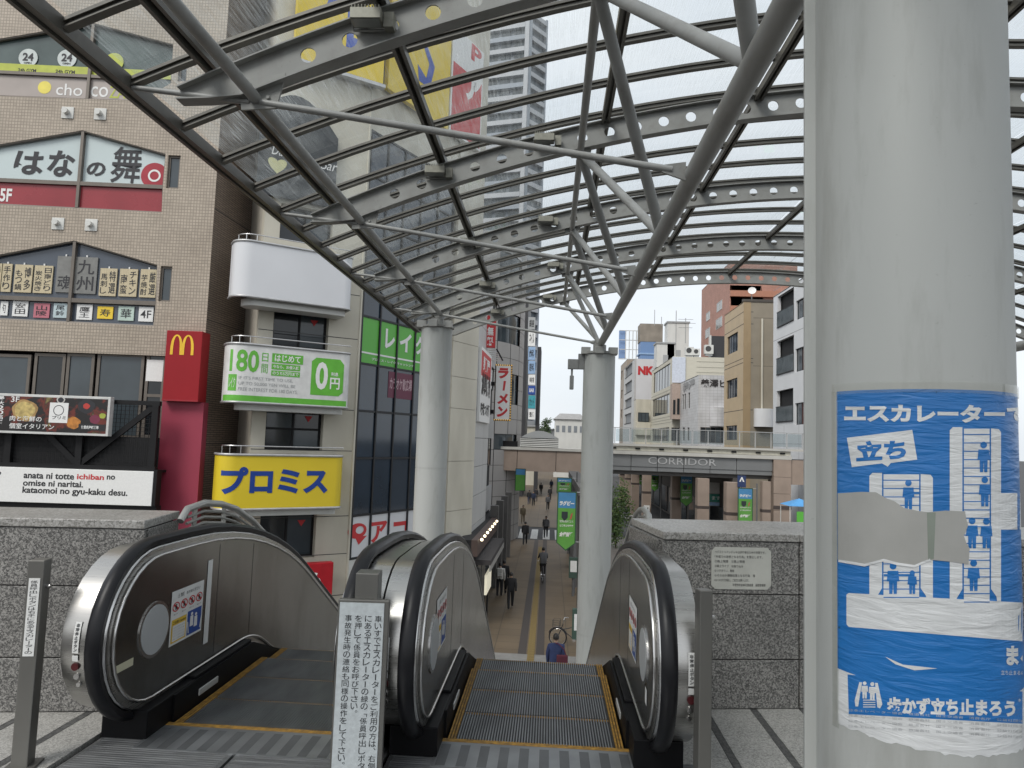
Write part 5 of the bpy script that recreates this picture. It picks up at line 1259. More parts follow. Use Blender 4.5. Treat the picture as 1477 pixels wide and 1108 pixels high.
# cream building with strip windows
t, S, Fr, L_, W_, zt, hs, hf = block('cream_building', 'cream ridged building with three rows of strip windows', 970, 97, 939, 1050, 515, M('cream_siding', (.60, .57, .47), .6, 0, .06, 1, (1, 1, 6)), M('cream_siding2', (.58, .55, .46), .6, 0, .06, 1, (1, 1, 6)), [q4(316, 460, 436, 615), q4(310, 668, 430, 800), q4(305, 895, 428, 990)])
for h in hs: wn_(S, h, 6, 1, [M('dark_glass'), g_grey], blk_steel)
Fr.pbox('blank_board', M('blank_board', (.60, .64, .72), .4), *q4(452, 378, 548, 565), -.2, -.01)
for y in (410, 450, 488): z = Fr.uz(1000, 440+y/5.04)[1]; Fr.box('ridge', M('cream_ridge', (.42, .4, .33), .6), 3.2, W_, z-.04, z+.04, -.03, -.002)
for y in (640, 660, 820, 840, 860): z = S.uz(955, 440+y/5.04)[1]; S.box('ridge', M('cream_ridge'), -L_, 0, z-.03, z+.03, -.03, -.002)
Fr.pbox('pink_bay', M('pinkish_wall', (.42, .33, .28), .6), *q4(450, 572, 510, 830), -1.5, -.02)
for q in ((458, 690, 475, 795), (487, 680, 505, 795)): Fr.pbox('window', M('dark_glass'), *q4(*q), -1.56, -1.501)
u0, u1, z0, z1 = Fr.rect(*q4(445, 890, 505, 990), -1.2); Fr.window(u0, u1, z0, z1, 3, 1, -1.2, bronze, M('dark_glass'))
# rooftop machines on the cream and white buildings
def ac_unit(px, py, Y, label, sc=1.0):
    p = atY(px, py, Y); t_ = thing('air_conditioner', label, 'air conditioner', (p.x, Y, p.z), 0, 'rooftop machines on the right side')
    bx('case', white_panel, t_, -.75*sc, .75*sc, -.4, .4, 0, 1.6*sc, .03)
    MB().tube((-.15*sc, -.401, .9*sc), (-.15*sc, -.43, .9*sc), .5*sc, n=16).build('fan_grille', M('dark_grille', (.06, .06, .06), .6), t_)
    bx('base', gry_pt, t_, -.6*sc, .6*sc, -.3, .3, -.25, -.001)
ac_unit(994, 513, 98.5, 'rooftop air conditioner with round fan on the cream building', .75); ac_unit(1004, 513, 98.5, 'smaller rooftop air conditioner beside the round-fan one', .6); ac_unit(1022, 511, 98.5, 'rooftop unit beside the dark square hatch', .8); ac_unit(1047, 513, 100, 'rooftop unit nearest the tan building', .8)
pA = atY(1033, 515, 99); t_ = thing('roof_hatch', 'dark square louvre box on the cream building roof', 'louvre', (pA.x, 99, pA.z)); bx('box', M('charcoal_wall'), t_, -.7, 1.2, 0, 1, -.2, 3.0); bx('frame', white_panel, t_, -.85, -.7, 0, 1, -.2, 3.1)
for px_, py_, w_, h_, lb in ((978, 505, 3.4, 5.2, 'white stair house on the roof left of the antenna'), (960, 512, 2.8, 2.6, 'low white box on the roof beside the lightning rod')):
    p = atY(px_, py_, 112); t_ = thing('stair_house', lb, 'roof house', (p.x, 112, p.z-2)); bx('wall', white_panel, t_, -w_/2, w_/2, 0, 3, 0, h_+1.2); bx('coping', gry_pt, t_, -w_/2-.15, w_/2+.15, -.15, 3.15, h_+1.2, h_+1.45); bx('door', gry_pt, t_, -.4, .4, -.05, -.002, 0, 2)
def mast(px, py0, py1, Y, label, arms=()):
    a = atY(px, py0, Y); c = atY(px, py1, Y); t_ = thing('antenna', label, 'antenna', (a.x, Y, a.z)); MB().tube((0, 0, 0), (0, 0, c.z-a.z), .06, n=6).build('mast', gry_pt, t_)
    for f, w2 in arms:
        MB().tube((-w2, 0, (c.z-a.z)*f), (w2, 0, (c.z-a.z)*f), .035, n=5).build('arm', gry_pt, t_)
mast(974.5, 510, 448, 112, 'tall thin lightning rod above the white roofs'); mast(988.5, 495, 459, 112, 'television antenna with cross arms above the white roofs', ((.95, 1.2), (.8, 1.6), (.62, 1.1)))
mast(944, 470, 447, 135, 'thin lightning rod on the concrete roof tank'); mast(954, 470, 457, 135, 'short thin rod beside the longer one on the concrete roof tank')
# white building with red mark, and neighbours
t, S, Fr, L_, W_, zt, hs, hf = block('white_building', 'white building with open balconies and a red letter mark', 914, 128, 899, 960, 519, lgp, wt, [q4(110, 440, 160, 520), q4(108, 560, 157, 640), q4(107, 680, 155, 750), q4(105, 790, 152, 865)], [])
for h in hs: S.box('balcony_back', M('balcony_grey', (.22, .23, .24), .6), h[0][0], h[2][0], h[0][1], h[2][1], .32, .4); S.box('balcony_rail', blk_steel, h[0][0], h[2][0], h[0][1], h[0][1]+.15, -.05, -.01)
Fr.ptext('NK', red_pt, *q4(203, 445, 318, 508), -.06, bold=.06)
t, S, Fr, L_, W_, zt, hs, hf = block('beige_building', 'beige building with small windows left of the white balcony building', 903, 150, 894, 914, 520, M('beige_wall', (.36, .30, .24), .6), M('beige_wall'), [q4(80, 480, 90, 545), q4(80, 620, 90, 680), q4(78, 760, 88, 820)])
for h in hs: wn_(S, h)
t, S, Fr, L_, W_, zt, hs, hf = block('small_cream_house', 'small cream house with a square bay window in front of the white building', 917, 118, 914, 940, 576, cream, cream, (), [])
u0, u1, z0, z1 = Fr.rect(*q4(203, 782, 282, 850), -.5); Fr.window(u0, u1, z0, z1, 3, 1, -.5, blk_steel, g_grey); Fr.box('bay', cream, u0-.3, u1+.3, z0-2.2, z0-.05, -.6, -.01)
tk = thing('roof_tank', 'concrete and blue rooftop tower block on the far white building', 'roof tower', (atY(924, 500, 135).x, 135, atY(930, 520, 135).z)); G = Face((tk.location.x, 135, 0), 0, tk, base=tk.location.z)
u0, u1, z0, z1 = G.rect(923.5, 467, 956, 493); G.box('concrete_block', M('weathered_concrete', (.27, .24, .20), .8, 0, .3, .5), u0, u1, z0, z1, 0, 4); u0, u1, z2, z3 = G.rect(923.5, 493, 956, 519); G.box('blue_cladding', M('blue_cladding', (.16, .27, .48), .5, 0, .1, 3, (6, 1, .3)), u0+.05, u1-.05, z2, z3, .05, 3.9); G.box('band', M('pale_blue_sign'), u0-.2, u1+.3, z2+1.0, z2+1.3, -.1, 4)
sc_ = thing('billboard_frame', 'steel lattice billboard frame with a blue panel at far left of the roofs', 'billboard', (atY(893, 500, 140).x, 140, atY(900, 520, 140).z)); G = Face((sc_.location.x, 140, 0), 0, sc_, base=sc_.location.z)
u0, u1, z0, z1 = G.rect(893, 477, 923, 518)
G.box('blue_panel', M('faded_blue_panel', (.22, .33, .55), .5), u0, u0+1.3, z0, z1, .5, .7)
for i in range(5): x = u0+1.3+(u1-u0-1.3)*i/4; G.map(MB().tube((x, 0, z0), (x, 0, z1), .09, n=6)).build('upright', white_panel, sc_)
for i in range(4): z = z0+(z1-z0)*i/3; G.map(MB().tube((u0, 0, z), (u1, 0, z), .08, n=6)).build('rail', white_panel, sc_)
# ------------------------------------------------------------------ corridor bridge
YBR = 52.0
brg = thing('corridor_bridge', 'pedestrian bridge crossing the street, brown panels at left and a grey lettered fascia at right', 'bridge', (0, YBR, Z_ST)); GB = Face((0, YBR, 0), 0, brg)
brown = M('brown_stone_panel', (.30, .235, .19), .6, 0, .15, 1); gfa = M('grey_fascia', (.20, .205, .205), .45, .2, .1, .6); palec = M('pale_coping', (.48, .47, .43), .5, 0, .1, 1)
zt_l = GB.uz(770, 648)[1]; zb_l = GB.uz(770, 680)[1]; zt_r = GB.uz(1000, 654)[1]; zb_r = GB.uz(1000, 682)[1]
ub = [GB.uz(x, 660)[0] for x in (700, 746, 802, 858)]
for i in range(3): GB.box('brown_panel', brown, ub[i]+.02, ub[i+1]-.02, zb_l, zt_l-.1, 0, .3)
GB.box('coping', palec, ub[0]-.1, ub[-1], zt_l-.08, zt_l+.12, -.12, 3.2); GB.box('deck', M('soffit', (.12, .115, .11), .8), ub[0], GB.uz(1170, 660)[0]+14, zb_l+.02, zt_l-.12, .32, 3.0)
ug = [GB.uz(x, 668)[0] for x in (858, 910, 948, 986, 1024, 1062, 1114)]
zl = zt_r-.25; 
for i in range(len(ug)-1): GB.box('grey_panel', gfa, ug[i]+.02, ug[i+1]-.02, zb_r+.32, zl, -.1, .28); GB.box('lower_lip', gfa, ug[i]+.02, ug[i+1]-.02, zb_r, zb_r+.30, -.04, .28)
GB.text('CORRIDOR', M('silver_letter', (.50, .50, .49), .35, .5), GB.uz(935, 662, -.1)[0], GB.uz(1033, 668, -.1)[0], zb_r+.55, zb_r+1.05, -.14, bold=.0)
GB.box('coping', palec, ug[0], GB.uz(1140, 650)[0], zl+.02, zl+.28, -.3, 3.2); GB.box('upper_trim', M('cream_trim', (.52, .50, .42), .5), ug[0], GB.uz(1140, 650)[0], zl+.30, zl+.62, -.05, 3.2); GB.box('coping', palec, ug[0], GB.uz(1165, 650)[0]+14, zl+.64, zl+.80, -.25, 3.2)
for i in range(8): x = ug[0]+1.2+i*1.75; GB.box('bracket', blk_steel, x, x+.35, zl+.40, zl+.52, -.12, -.055)
for i in range(14):
    x = ug[0]+.3+i*1.15; GB.box('railing_post', gry_pt, x, x+.06, zl+.82, zl+1.95, .5, .56)
GB.box('railing_top', gry_pt, ug[0], ug[0]+16, zl+1.95, zl+2.0, .48, .58)
for i in range(13): GB.box('railing_glass', glassmat('railing_glass', (.8, .84, .85), .5, .03), ug[0]+.4+i*1.15, ug[0]+1.4+i*1.15, zl+.95, zl+1.9, .52, .54)
# rounded vent housing on the left half
u0, u1, z0, z1 = GB.rect(750, 629, 806, 647)
for i in range(5): GB.box('louvre', white_panel, u0, u1, zt_l+.18+i*.13, zt_l+.26+i*.13, .2, .5)
GB.box('louvre_back', dark_in, u0+.02, u1-.02, zt_l+.13, zt_l+.82, .5, .6)
GB.map(MB().prism([(u0+(u1-u0)*i/10, .15, zt_l+.84+.55*math.sin(math.pi*i/10)) for i in range(11)], (0, 2.2, 0))).build('vent_roof', gry_pt, brg)
GB.box('dark_box', blk_steel, GB.uz(715, 640)[0], GB.uz(746, 640)[0], zt_l+.14, zt_l+.55, .1, 1.0)
# bridge pier and side fascia on the right
pu0, pu1 = GB.uz(1114, 700)[0], GB.uz(1139, 700)[0]
for z0, z1 in ((0, 1.6), (1.62, 3.2), (3.22, 4.4), (4.42, 5.6), (5.62, zl)): GB.box('pier_stone', brown, pu0, pu1, z0, z1, -.3, 1.0)
GB.box('pier_band', M('dark_band', (.06, .045, .04), .6), pu0-.02, pu1+.02, 3.3, 3.55, -.33, -.301)
for i in range(4): GB.box('brown_panel', brown, pu1+.03+i*1.5, pu1+1.5+i*1.5, zb_r-.6, zl+.0, -.1, .3)
# arcade pillars behind the bridge
for px_, Y, w_ in ((1104, 49, .55), (1055, 46, .8), (1013, 50, .8), (975, 57, .75), (932.5, 63, .75), (916, 76, .8), (906, 86, .8), (898, 97, .8)):
    p = atY(px_, 700, Y); t = thing('arcade_pillar', f'square brown stone pillar of the arcade, {dict([(1104,"nearest the lettered bridge pier"),(1055,"left of the wide green and blue banner"),(1013,"beside the green pharmacy sign"),(975,"left of the pointed banner"),(932.5,"with a white notice on it"),(916,"second behind the notice pillar"),(906,"third behind the notice pillar"),(898,"farthest of the row")])[px_]}', 'pillar', (p.x, Y, Z_ST), 0, 'arcade pillars')
    bx('base', brown, t, -w_/2-.05, w_/2+.05, -w_/2-.05, w_/2+.05, 0, .5); bx('shaft', brown, t, -w_/2, w_/2, -w_/2, w_/2, .502, 3.3); bx('band', M('dark_band'), t, -w_/2-.01, w_/2+.01, -w_/2-.01, w_/2+.01, 3.302, 3.5); bx('upper_shaft', brown, t, -w_/2, w_/2, -w_/2, w_/2, 3.502, 5.4)
ar = thing('arcade', 'shaded arcade shopfronts behind the brown pillars', 'shopfront', (12, 50, Z_ST))
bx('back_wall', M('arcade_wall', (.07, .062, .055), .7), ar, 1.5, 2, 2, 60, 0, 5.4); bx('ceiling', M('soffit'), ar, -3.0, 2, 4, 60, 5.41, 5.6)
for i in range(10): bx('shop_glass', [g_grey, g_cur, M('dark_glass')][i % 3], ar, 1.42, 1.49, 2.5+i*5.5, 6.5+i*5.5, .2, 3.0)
gs_ = thing('green_shop_sign', 'teal green shop sign under the arcade beside a cash machine booth', 'sign', (atY(1032, 715, 56).x, 56, Z_ST)); G = Face((gs_.location.x, 56, 0), 0, gs_); u0, u1, z0, z1 = G.rect(1024, 713, 1041, 724); G.box('board', M('teal_green', (.03, .24, .18), .4), u0, u1, z0, z1, 0, .2); G.text('ます', white_pt, u0+.15, u1-.1, z0+.15, z1-.15, -.008); G.box('booth', M('booth_white', (.5, .5, .48), .5), u0, u1, z1+.05, z1+.9, 0, .2); G.box('door', M('dark_glass'), u0+.05, u1-.1, 0, z0-.35, .1, .2); G.box('blue_trim', M('pale_blue_sign'), u0, u1, z0-.3, z0-.05, 0, .2)
# ------------------------------------------------------------------ banners
bn_g = M('banner_green', (.10, .30, .05), .55, 0, .2, 1.2); bn_b = M('banner_blue', (.06, .22, .42), .55, 0, .2, 1.2); bn_e = M('banner_edge', (.03, .08, .04), .6)
def banner(px, Y, label, pointed=True, pole=True, text=True):
    x0, y0, x1, y1 = px; p = atY((x0+x1)/2, y0, Y); t = thing('street_banner', label, 'banner', (p.x, Y, Z_ST), 0, 'green rugby banners along the street'); G = Face((p.x, Y, 0), 0, t)
    u0, u1, z0, z1 = G.rect(x0, y0, x1, y1); tip = (u1-u0)*.42 if pointed else 0; um = (u0+u1)/2
    o = [(u0, z1), (u0, z0+tip)]+([(um, z0)] if pointed else [])+[(u1, z0+tip), (u1, z1)]
    G.map(MB().prism([(a, 0, c) for a, c in o], (0, .02, 0))).build('edge', bn_e, t)
    m_ = (u1-u0)*.06; zs_ = z1-(z1-z0)*.28
    V, F = fill2d([(u0+m_, zs_), (u0+m_, z0+tip)]+([(um, z0+m_*1.3)] if pointed else [(u0+m_, z0+m_)][:0])+[(u1-m_, z0+tip+(0 if pointed else m_)), (u1-m_, zs_)]); G.map(MB().add([(v[0], -.006, v[1]) for v in V], F)).build('green_cloth', bn_g, t)
    G.box('blue_cloth', bn_b, u0+m_, u1-m_, zs_, z1-m_, -.007, -.003)
    w_ = u1-u0; h_ = z1-z0
    if text:
        G.text('ラグビー', M('white_ink', (.7, .7, .66), .6), u0+w_*.12, u1-w_*.12, zs_+.04*h_, zs_+.12*h_, -.012, bold=.06, shear=.2)
        sh = [(um+w_*(-.26+.0), zs_-h_*.06), (um-w_*.26, zs_-h_*.16), (um-w_*.1, zs_-h_*.22), (um+w_*.06, zs_-h_*.16), (um+w_*.06, zs_-h_*.06)]
        V, F = fill2d(sh); G.map(MB().add([(v[0], -.012, v[1]) for v in V], F)).build('crest', M('crest_dark', (.02, .03, .03), .5), t)
        G.map(MB().prism([(um+w_*.16, -.012, zs_-h_*.20), (um+w_*.26, -.012, zs_-h_*.17), (um+w_*.32, -.012, zs_-h_*.07), (um+w_*.22, -.012, zs_-h_*.10)], (0, .002, 0))).build('mark', M('crest_red', (.4, .08, .06), .5), t)
        for i, (s1, zz_) in enumerate((('湘南の地元クラブ', .33), ('選手を応援しよう', .36), ('三菱重工相模原', .45), ('ダイナボアーズ', .48))): G.text(s1, M('white_ink'), u0+w_*.15, u1-w_*.15, z1-h_*(.28+zz_*.62+.02), z1-h_*(.28+zz_*.62), -.012)
        G.text('全緑前進', M('white_ink'), u0+w_*.14, u1-w_*.14, z1-h_*.76, z1-h_*.68, -.012, bold=.05, shear=.3)
    if pole:
        for zz_ in (z1-.02, z0+tip+.05): G.map(MB().tube((u0, .03, zz_), (u1+.25, .03, zz_), .02, n=6)).build('arm', gry_pt, t)
        G.map(MB().tube((u1+.25, .03, 0), (u1+.25, .03, z1+.3), .05, n=8)).build('pole', M('pole_dark', (.12, .12, .12), .5), t)
    return t
banner((803, 709, 831, 795), 31, 'large pointed green and blue rugby banner hanging over the street')
banner((803, 689, 825, 712), 36, 'dark blue-topped banner directly behind the large pointed banner', False)
banner((743, 676, 758, 708), 44, 'plain green banner on the left of the street under the bridge', False, False, False)
banner((981, 684, 999, 731), 56, 'pointed green banner hanging between two arcade pillars')
banner((1064, 704, 1086, 760), 45, 'wide blue and green banner beside the bridge pier', False)
banner((939, 678, 950, 709), 66, 'small pointed green banner behind the notice pillar'); banner((922, 677, 928, 700), 78, 'farthest small green banner under the bridge')
bs2 = thing('direction_sign', 'dark blue direction sign with a white chevron above the wide banner', 'sign', (atY(1068, 690, 45.5).x, 45.5, Z_ST)); G = Face((bs2.location.x, 45.5, 0), 0, bs2); u0, u1, z0, z1 = G.rect(1064, 686, 1076, 703); G.box('board', M('deep_blue', (.02, .04, .12), .5), u0, u1, z0, z1, 0, .06); G.text('^', white_pt, u0+.1, u1-.1, z0+.35, z1-.1, -.006); G.map(MB().tube(((u0+u1)/2, .1, 0), ((u0+u1)/2, .1, z1), .04, n=6)).build('pole', gry_pt, bs2)
tt = thing('pop_up_tent', 'small blue canopy tent with green flag at the right edge under the bridge', 'tent', (atY(1153, 740, 44).x, 44, Z_ST)); G = Face((tt.location.x, 44, 0), 0, tt)
zt_ = G.uz(1153, 719)[1]; z0 = G.uz(1153, 729)[1]
G.map(MB().add([(-.9, -.9, z0), (.9, -.9, z0), (.9, .9, z0), (-.9, .9, z0), (0, 0, zt_)], [(0, 1, 4), (1, 2, 4), (2, 3, 4), (3, 0, 4)])).build('roof', M('tent_blue', (.08, .3, .6), .6), tt)
for a, c in ((-.85, -.85), (.85, -.85), (.85, .85), (-.85, .85)): G.map(MB().tube((a, c, 0), (a, c, z0), .025, n=6)).build('leg', white_panel, tt)
G.box('flag', grn_pt, -.5, .15, .8, z0-.3, -1.0, -.97)
# benches, planter shrub, notice board at the right plaza
def bench(px, py, label):
    p = atZ(px, py, Z_ST); t = thing('bench', label, 'bench', (p.x, p.y, Z_ST), 0, 'pale benches on the plaza'); w_ = M('bench_pale', (.5, .49, .46), .6)
    bx('seat', w_, t, -.8, .8, -.22, .22, .40, .46, .01)
    for s in (-.6, .6): bx('leg', gry_pt, t, s-.05, s+.05, -.18, .18, 0, .40)
bench(905, 750, 'leftmost pale bench on the plaza near the shrub'); bench(914, 754, 'middle pale bench on the plaza'); bench(922, 760, 'pale bench nearest the notice pillar')
def shrub(name, label, base, rx, rz, n, leaf, col, seed=1):
    rnd = random.Random(seed); t = thing(name, label, 'shrub' if 'shrub' in name else 'tree', base)
    for k in range(4):
        a = rnd.uniform(0, 6.28); MB().tube((0, 0, 0), (math.cos(a)*rx*.5, math.sin(a)*rx*.5, rz*.7), .05, .015, n=6).build('stem', M('bark', (.10, .075, .05), .8), t)
    b = MB()
    cl = [(rnd.gauss(0, .45)*rx, rnd.gauss(0, .45)*rx, rz*rnd.uniform(.25, 1.0)) for _ in range(14)]
    for _ in range(n):
        c = rnd.choice(cl); q = Vector((c[0]+rnd.gauss(0, .2)*rx, c[1]+rnd.gauss(0, .2)*rx, max(.1, c[2]+rnd.gauss(0, .12)*rz)))
        d = Vector((rnd.gauss(0, 1), rnd.gauss(0, 1), rnd.gauss(0, .7))).normalized(); e = d.orthogonal().normalized(); s = leaf*rnd.uniform(.6, 1.3)
        b.add([q, q+d*s*.5+e*s*.28, q+d*s, q+d*s*.5-e*s*.28], [(0, 1, 2, 3)], rnd.choice((0, 0, 1)))
    b.build('foliage', [M('leaf_'+col, {'a': (.06, .11, .03), 'b': (.045, .08, .03)}[col], .6, 0, .3, 3), M('leaf2_'+col, {'a': (.11, .16, .04), 'b': (.07, .11, .035)}[col], .6, 0, .3, 3)], t, kind='stuff')
pS = atZ(888, 790, Z_ST); shrub('street_shrub', 'leafy green shrub on the plaza just right of the far column', (pS.x, pS.y, Z_ST), 1.0, 4.4, 2600, .2, 'a', 3)
pS = atY(786, 612, 170); shrub('distant_tree', 'small dark tree top far down the street beside the white hall', (pS.x, 170, pS.z-2.5), 1.6, 3.2, 700, .5, 'b', 5)
nb_ = thing('notice_board', 'white notice with black mark hung on the arcade pillar by the benches', 'notice', (atY(932, 735, 62.4).x, 62.4, Z_ST)); G = Face((nb_.location.x, 62.4, 0), 0, nb_); u0, u1, z0, z1 = G.rect(929, 729, 937, 744); G.box('sheet', white_pt, u0, u1, z0, z1, 0, .04); G.text('M', black_pt, u0+.15, u1-.12, z0+.45, z1-.15, -.006); G.box('bracket', gry_pt, u0-.02, u0+.04, z0, z1, .04, .2)
# street furniture on the right of the shopping street: dark poles and boxes beside the far column
for i, (px_, py_, lb) in enumerate(((833, 960, 'dark post with a small notice beside the parked bicycle'), (826, 860, 'dark post with a white panel on the right of the street'), (822, 815, 'dark post with a grey box further down the street'))):
    p = atZ(px_, py_, Z_ST); t = thing('street_post', lb, 'post', (p.x, p.y, Z_ST)); MB().tube((0, 0, 0), (0, 0, 3.4+i), .06, n=8).build('pole', M('pole_dark'), t); bx('box', M('pole_green', (.05, .09, .07), .6), t, -.22, .22, -.12, .12, .9, 1.9); bx('notice', white_pt, t, -.16, .16, -.13, -.121, 1.2, 1.75)
bx_ = thing('pillar_wall', 'dark pillar line of the building edge on the right of the street', 'wall', (1.75, 32, Z_ST))
for i in range(4): bx('pillar', M('pillar_grey'), bx_, -.3, .3, i*5.5, i*5.5+.6, 0, 5.2)
bx('beam', M('soffit'), bx_, -.35, .35, -.2, 17.4, 5.202, 5.6)
# ================================================================== poster round the near column
CX_, CY_, CRD = 1.483, 2.95, .36
def cyl(x, y, off=0.0):
    d = ray(x, y); r = CRD+off
    ox, oy = CP.x-CX_, CP.y-CY_; a = d.x*d.x+d.y*d.y; b = 2*(ox*d.x+oy*d.y); c = ox*ox+oy*oy-CRD*CRD
    q = b*b-4*a*c
    t = (-b-math.sqrt(max(q, 0)))/(2*a); p = CP+d*t
    th = math.atan2(p.y-CY_, p.x-CX_)
    return th, p.z
def cpos(th, z, off): return (CX_+(CRD+off)*math.cos(th), CY_+(CRD+off)*math.sin(th), z)
po = thing('torn_poster', 'torn blue and white escalator safety poster wrapped round the near column', 'poster', (CX_, CY_, 0))
def loc(p): return (p[0]-CX_, p[1]-CY_, p[2])
def pmat(name, col, rough=.42):
    m = M(name, col, rough, 0, .07, 9, (1, 1, 1), coat=.22)
    n = m.node_tree.nodes; l = m.node_tree.links; b = n['Principled BSDF']
    t = n.new('ShaderNodeTexCoord'); mp = n.new('ShaderNodeMapping'); mp.inputs['Scale'].default_value = (7, 7, 34)
    nz = n.new('ShaderNodeTexNoise'); nz.inputs['Scale'].default_value = 1; nz.inputs['Detail'].default_value = 3; nz.inputs['Distortion'].default_value = .6
    l.new(t.outputs['Object'], mp.inputs[0]); l.new(mp.outputs[0], nz.inputs['Vector'])
    bp = n.new('ShaderNodeBump'); bp.inputs['Strength'].default_value = .55; bp.inputs['Distance'].default_value = .012
    l.new(nz.outputs[0], bp.inputs['Height']); l.new(bp.outputs[0], b.inputs['Normal']); l.new(bp.outputs[0], b.inputs['Coat Normal'])
    return m
pb = pmat('poster_blue', (.014, .165, .48)); pw = pmat('poster_white', (.70, .71, .71)); pg2 = pmat('poster_grey_ink', (.45, .46, .47))
S2 = lambda x, y: (1160+x/1.823, 500+y/1.823)
thL, zT = cyl(1207, 565); _, zB = cyl(1215, 1045); zW = cyl(1209, 964)[1]
thR = thL+2.5
def ring_sheet(name, mat, z0, z1, off, th0=thL, th1=thR, n=60, jag=0):
    rnd = random.Random(4); b = MB(); V = []
    for i in range(n+1):
        th = th0+(th1-th0)*i/n; V += [loc(cpos(th, z0+(rnd.uniform(-jag, jag) if jag else 0), off)), loc(cpos(th, z1, off))]
    b.add(V, [(2*i, 2*i+2, 2*i+3, 2*i+1) for i in range(n)]); return b.build(name, mat, po, smooth=60)
ring_sheet('blue_sheet', pb, zW, zT, .0012); ring_sheet('white_sheet', pw, zB, zW, .0012, jag=.006)
def draw(mb, mat, nm, off):
    """mb in zoom pixels (x right, y down)"""
    mb = slice_u(mb, 9.0); out_ = []
    for x, y, z in mb.v:
        px_, py_ = S2(x, y); th, zz = cyl(min(px_, 1474), py_); out_.append(loc(cpos(th, zz, off)))
    mb.v = out_; mb.build(nm, mat, po)
def shp(pts): V, F = fill2d([(x, -y) for x, y in pts]); return MB().add([(v[0], -v[1], 0) for v in V], F)
def ptx(tx, x0, y0, x1, y1, bold=.03, dy=0):
    b = flat_text(MB(), tx, x0, x1, 0, 1, bold); b.v = [(x, y0+(y1-y0)*(1-y)+dy*(x-x0)/(x1-x0), 0) for x, y, z in b.v]; return b
def rr(x0, y0, x1, y1): return shp([(x0, y0), (x1, y0), (x1, y1), (x0, y1)])
draw(ptx('エスカレーターで', 106, 150, 590, 198, .05, 4), pw, 'lettering', .0022)
draw(shp([(113, 240), (284, 219), (297, 297), (228, 306), (220, 316), (205, 307), (126, 317)]), pw, 'speech_box', .0020); draw(ptx('立ち', 138, 250, 268, 302, .05, -8), pb, 'lettering', .0030)
# two escalator drawings
for x0, xa, xb, x1, yt, yb_ in ((172, 205, 306, 338, 332, 680), (382, 415, 490, 516, 212, 682)):
    draw(shp([(x0+8, yt), (xa, yt), (xa, yb_-45), (xa-16, yb_-18), (xa-12, yb_-4), (x0, yb_-4), (x0, yt+8)]), pw, 'handrail_shape', .0020)
    draw(shp([(xb, yt+3), (x1-6, yt+5), (x1, yt+13), (x1, yb_), (xb+18, yb_), (xb+14, yb_-25), (xb, yb_-45)]), pw, 'handrail_shape', .0020)
    draw(rr(xa+4, yt+4, xb-4, yb_-8), pw, 'step_field', .0020); b = MB(); y = yt+18
    while y < yb_-10: q = rr(xa+4, y, xb-4, y+2.6); b.add(q.v, q.f); y += 22
    draw(b, pb, 'step_lines', .0026)
def man(cx, y0, y1):
    h = y1-y0; r = h*.11; b = shp([(cx+r*math.cos(2*math.pi*i/14), y0+r+r*math.sin(2*math.pi*i/14)) for i in range(14)])
    q = shp([(cx-h*.17, y0+h*.26), (cx+h*.17, y0+h*.26), (cx+h*.2, y0+h*.6), (cx+h*.13, y0+h*.6), (cx+h*.12, y1), (cx+h*.02, y1), (cx, y0+h*.62), (cx-h*.02, y1), (cx-h*.12, y1), (cx-h*.13, y0+h*.6), (cx-h*.2, y0+h*.6)]); b.add(q.v, q.f); return b
for cx, y0, y1 in ((274, 350, 428), (234, 568, 650), (284, 588, 650), (470, 250, 330), (473, 342, 420), (440, 449, 530), (477, 451, 530), (444, 560, 642)): draw(man(cx, y0, y1), pb, 'figure', .0032)
draw(rr(280, 382, 304, 388), pb, 'figure_arm', .0032); draw(rr(210, 598, 290, 604), pb, 'figure_arm', .0032)
draw(rr(514, 385, 590, 481), pw, 'white_block', .0018); draw(shp([(112, 652), (118, 648), (590, 674), (590, 776), (118, 737), (112, 730)]), pw, 'white_band', .0018)
draw(ptx('まろう', 530, 786, 640, 838, .05, 4), pw, 'lettering', .0022); draw(shp([(213, 815), (260, 836), (350, 846), (290, 851), (240, 835)]), pw, 'scratch', .0022)
draw(ptx('立ち止まるのがマナーです', 516, 850, 640, 862, 0, 3), pw, 'lettering', .0022)
draw(shp([(115, 862), (590, 908), (590, 992), (118, 966)]), pb, 'lower_band', .0020)
b = rr(133, 876, 206, 948); V = [(136, 940), (150, 882), (158, 882), (150, 950)]
draw(shp([(134, 930), (146, 882), (153, 883), (143, 946), (136, 946)]), pw, 'icon', .0028); draw(shp([(187, 884), (194, 884), (206, 940), (200, 951), (193, 948)]), pw, 'icon', .0028)
draw(man(160, 880, 925), pw, 'icon', .0028); draw(man(180, 882, 930), pw, 'icon', .0028); b = MB()
for i in range(4): q = rr(156, 928+i*6, 188, 930.5+i*6); b.add(q.v, q.f)
draw(b, pw, 'icon', .0028)
draw(ptx('歩かず立ち止まろう', 218, 920, 553, 966, .05, 8), pw, 'lettering', .0028); draw(ptx('キャンペーン', 560, 925, 620, 935, 0), pw, 'lettering', .0028)
for i in range(4): draw(ptx('日本エレベーター協会　鉄道各社　国土交通省　消費者庁　公益社団法人', 118, 952+i*14, 590, 959+i*14, -.0, 30), pg2, 'fine_print', .0022)
